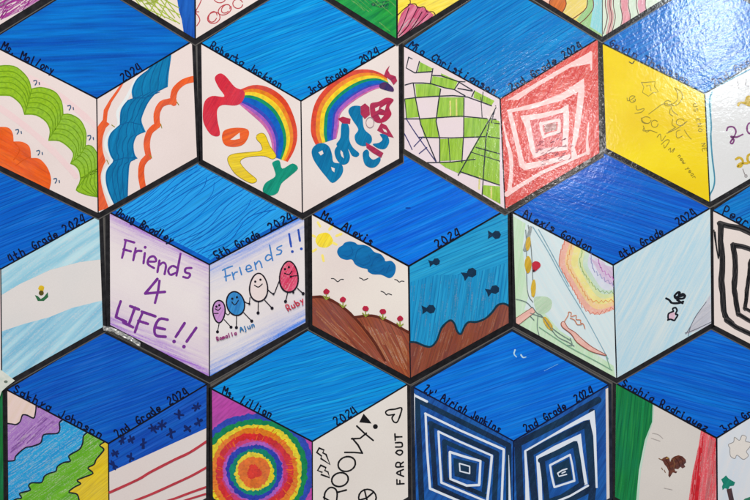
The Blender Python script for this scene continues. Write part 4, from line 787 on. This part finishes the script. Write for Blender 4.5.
c.lines(w=1.4, col=(10, 20, 60)); c.names("Zy' Airiah Jenkins", [('2nd', (.14, .28)), ('Grade', (.34, .58)), ('2024', (.67, .86))], spa=(.09, .86), h=7, ca=(8, 16, 66))

c = Card('card with a green, white and red flag and eagle beside a small tree', (709.5, 326), (616, 383.5), (810, 380), (716.5, 438), (615, 497), (815, 495), (717.5, 552), 3, rim=(2.3, 3.4, 4.8))
c.top((0, 117, 218), (0, 86, 197), -14, lines=.35, sx=4, sy=190, label='blue panel with strokes falling to the right')
p = c.left(PAP(c=(218, 210, 202), c2=(210, 202, 196)), 'flag panel of green, white and red')
k = lambda pts: K(580, 350, 3.333, pts); q = lambda pts: K(600, 400, 5, pts); t7 = lambda pts: K(690, 430, 7.143, pts)
p.fill('pale_green_edge', [(645, 396), (654.5, 402), (653, 422), (647, 440), (641, 470), (638.5, 500), (637, 560), (625, 560)], pc((186, 214, 196), None, 80))
p.fill('green_stripe', k([(95, 95), (242, 178), (240, 240), (216, 300), (196, 400), (187, 500), (182, 680), (90, 680)]), mat((22, 134, 66), (14, 112, 52), 84, 'marker', 1, 8, 120, .3))
p.fill('red_stripe', k([(404, 260), (470, 300), (462, 720), (350, 720), (362, 500), (375, 410), (395, 320)]), mat((212, 44, 58), (224, 104, 112), 82, 'pencil', 1, 16, 240))
p.hatch('red_streak', k([(400, 285), (455, 305), (458, 500), (366, 500)]), 82, 60, 22, 1.2, pc((228, 130, 134), None, 80, alpha=.42))
p.hatch('red_streak', k([(400, 275), (414, 282), (392, 510), (364, 510)]), 82, 40, 26, 1.1, ink((206, 32, 44)))
p.fill('brown_eagle', q([(304, 300), (318, 288), (334, 282), (346, 290), (350, 310), (358, 292), (372, 282), (392, 276), (412, 282), (428, 298), (430, 312), (420, 322), (426, 334), (412, 342), (402, 334), (390, 346), (372, 344), (376, 356), (386, 358), (380, 366), (364, 362), (356, 374), (348, 388), (341, 378), (343, 356), (334, 336), (322, 322), (314, 306)]), mk((112, 58, 34), (84, 40, 26), 30, sy=400, sx=80))
p.strokes('feather', [q([(360, 300), (372, 318), (376, 338)]), q([(376, 290), (392, 310), (396, 330)]), q([(394, 284), (412, 304), (412, 324)]), q([(328, 300), (342, 320), (350, 346)])], .7, ink((70, 32, 20)))
p.strokes('eagle_detail', [q([(294, 292), (306, 298), (316, 292)]), q([(362, 292), (372, 320), (368, 340)]), q([(320, 350), (326, 362)]), q([(308, 340), (312, 348)])], .8, ink((130, 90, 60)))
p.strokes('yellow_mark', [q([(332, 292), (340, 290)])], 1.0, ink((190, 150, 70)))
p.strokes('pencil_mark', [q([(262, 166), (290, 172), (314, 192)]), q([(255, 190), (300, 205)]), q([(320, 440), (360, 448)])], .6, ink((190, 180, 174)), split=True)
p = c.right(mat((214, 216, 220), (204, 212, 222), 70, 'pencil', 1, 10, 90), 'pale panel with a cloud outline and a tree')
cl = t7([(285, 130), (274, 104), (310, 86), (318, 52), (352, 74), (372, 38), (402, 50), (396, 80), (432, 92), (426, 122), (402, 154), (416, 184), (380, 210), (336, 180), (320, 204), (290, 188), (284, 150)])
p.fill('cloud', smooth(cl, True), PAP(c=(224, 216, 208), c2=(220, 214, 208))); p.strokes('cloud_outline', [smooth(cl+cl[:1], False, 3)], .7, ink((150, 146, 146)))
p.fill('tree_crown', t7([(222, 352), (240, 340), (256, 324), (272, 344), (296, 360), (322, 374), (312, 398), (284, 402), (272, 424), (248, 416), (232, 430), (228, 404), (236, 384)]), mk((30, 136, 112), (22, 118, 96)))
p.fill('tree_trunk', t7([(260, 424), (296, 416), (318, 520), (282, 520)]), mk((84, 44, 34), (66, 34, 28), 80))
p.fill('green_ground', t7([(360, 520), (392, 490), (440, 474), (520, 460), (520, 700), (360, 700)]), mk((60, 130, 96), None, 30))
c.lines(w=1.6, w2=1.6); c.names('Sophia Rodriguez', [('3rd', (.08, .26)), ('Grade', (.3, .56))], spa=(.05, .9), h=6.6, ca=(8, 20, 66))

# ---------------------------------------------------------------- loose bits of clear tape and paper at the joints
def tagthing(name, label, cat, pts, m, z0, z1):
    cx = sum(a for a, b in pts)/len(pts); cy = sum(b for a, b in pts)/len(pts)
    o = slab(name, pts, z0, z1, m, None, (cx, cy)); o.rotation_euler = (R(90), 0, 0)
    o.location = ((cx-375)*PX, 0, (250-cy)*PX); o['label'] = label; o['category'] = cat; return o
tg = tagthing('paper_scrap', 'small white paper corner taped over the joint at the left edge', 'paper scrap', [(-12, 366), (0, 368.5), (8, 374.5), (15.5, 380.5), (8, 386), (2.5, 391), (0, 398), (-12, 400)], mat((222, 222, 212), (196, 206, 196), kind='ink'), 2.1, 2.3)
add_mesh('grey_mark', [(ell(6.5, 381.5, 2, 1.4, 10), 2.35)], ink((110, 124, 112)), tg, (sum(a for a in (-12, 0, 8, 15.5, 8, 2.5, 0, -12))/8, sum(b for b in (366, 368.5, 374.5, 380.5, 386, 391, 398, 400))/8))
TM = bpy.data.materials.new('clear_tape'); TM.use_nodes = True; tb = TM.node_tree.nodes['Principled BSDF']
tb.inputs['Base Color'].default_value = lin((225, 225, 220)); tb.inputs['Alpha'].default_value = .5; tb.inputs['Roughness'].default_value = .12; tb.inputs['Coat Weight'].default_value = 1
def crinkle(name, label, path, w, dense=26):
    """a crumpled film edge: facets tilted at random so that some catch the lamps"""
    r_ = resample(path, dense); vs, fs = [], []
    cx, cy = r_[len(r_)//2]
    for i, (x, y) in enumerate(r_):
        for j in (-1, -.3, .3, 1):
            vs.append(((x-cx+rn(-.4, .4))*PX, (cy-y+j*w/2+rn(-.3, .3))*PX, (1.9+rn(0, 1.3))*PX))
    for i in range(dense-1):
        for j in range(3): a_ = i*4+j; fs.append([a_, a_+4, a_+5, a_+1])
    me = bpy.data.meshes.new(name); me.from_pydata(vs, [], fs); me.materials.append(TM); o = bpy.data.objects.new(name, me); C.objects.link(o)
    o.rotation_euler = (R(90), 0, 0); o.location = ((cx-375)*PX, 0, (250-cy)*PX); o['label'] = label; o['category'] = 'film edge'; return o
crinkle('crinkled_film', 'crinkled clear film edge sparkling under the purple Friends 4 LIFE panel', [(104, 328), (112, 329), (122, 334), (132, 339), (141, 345)], 4.5)
#EXTRA_END
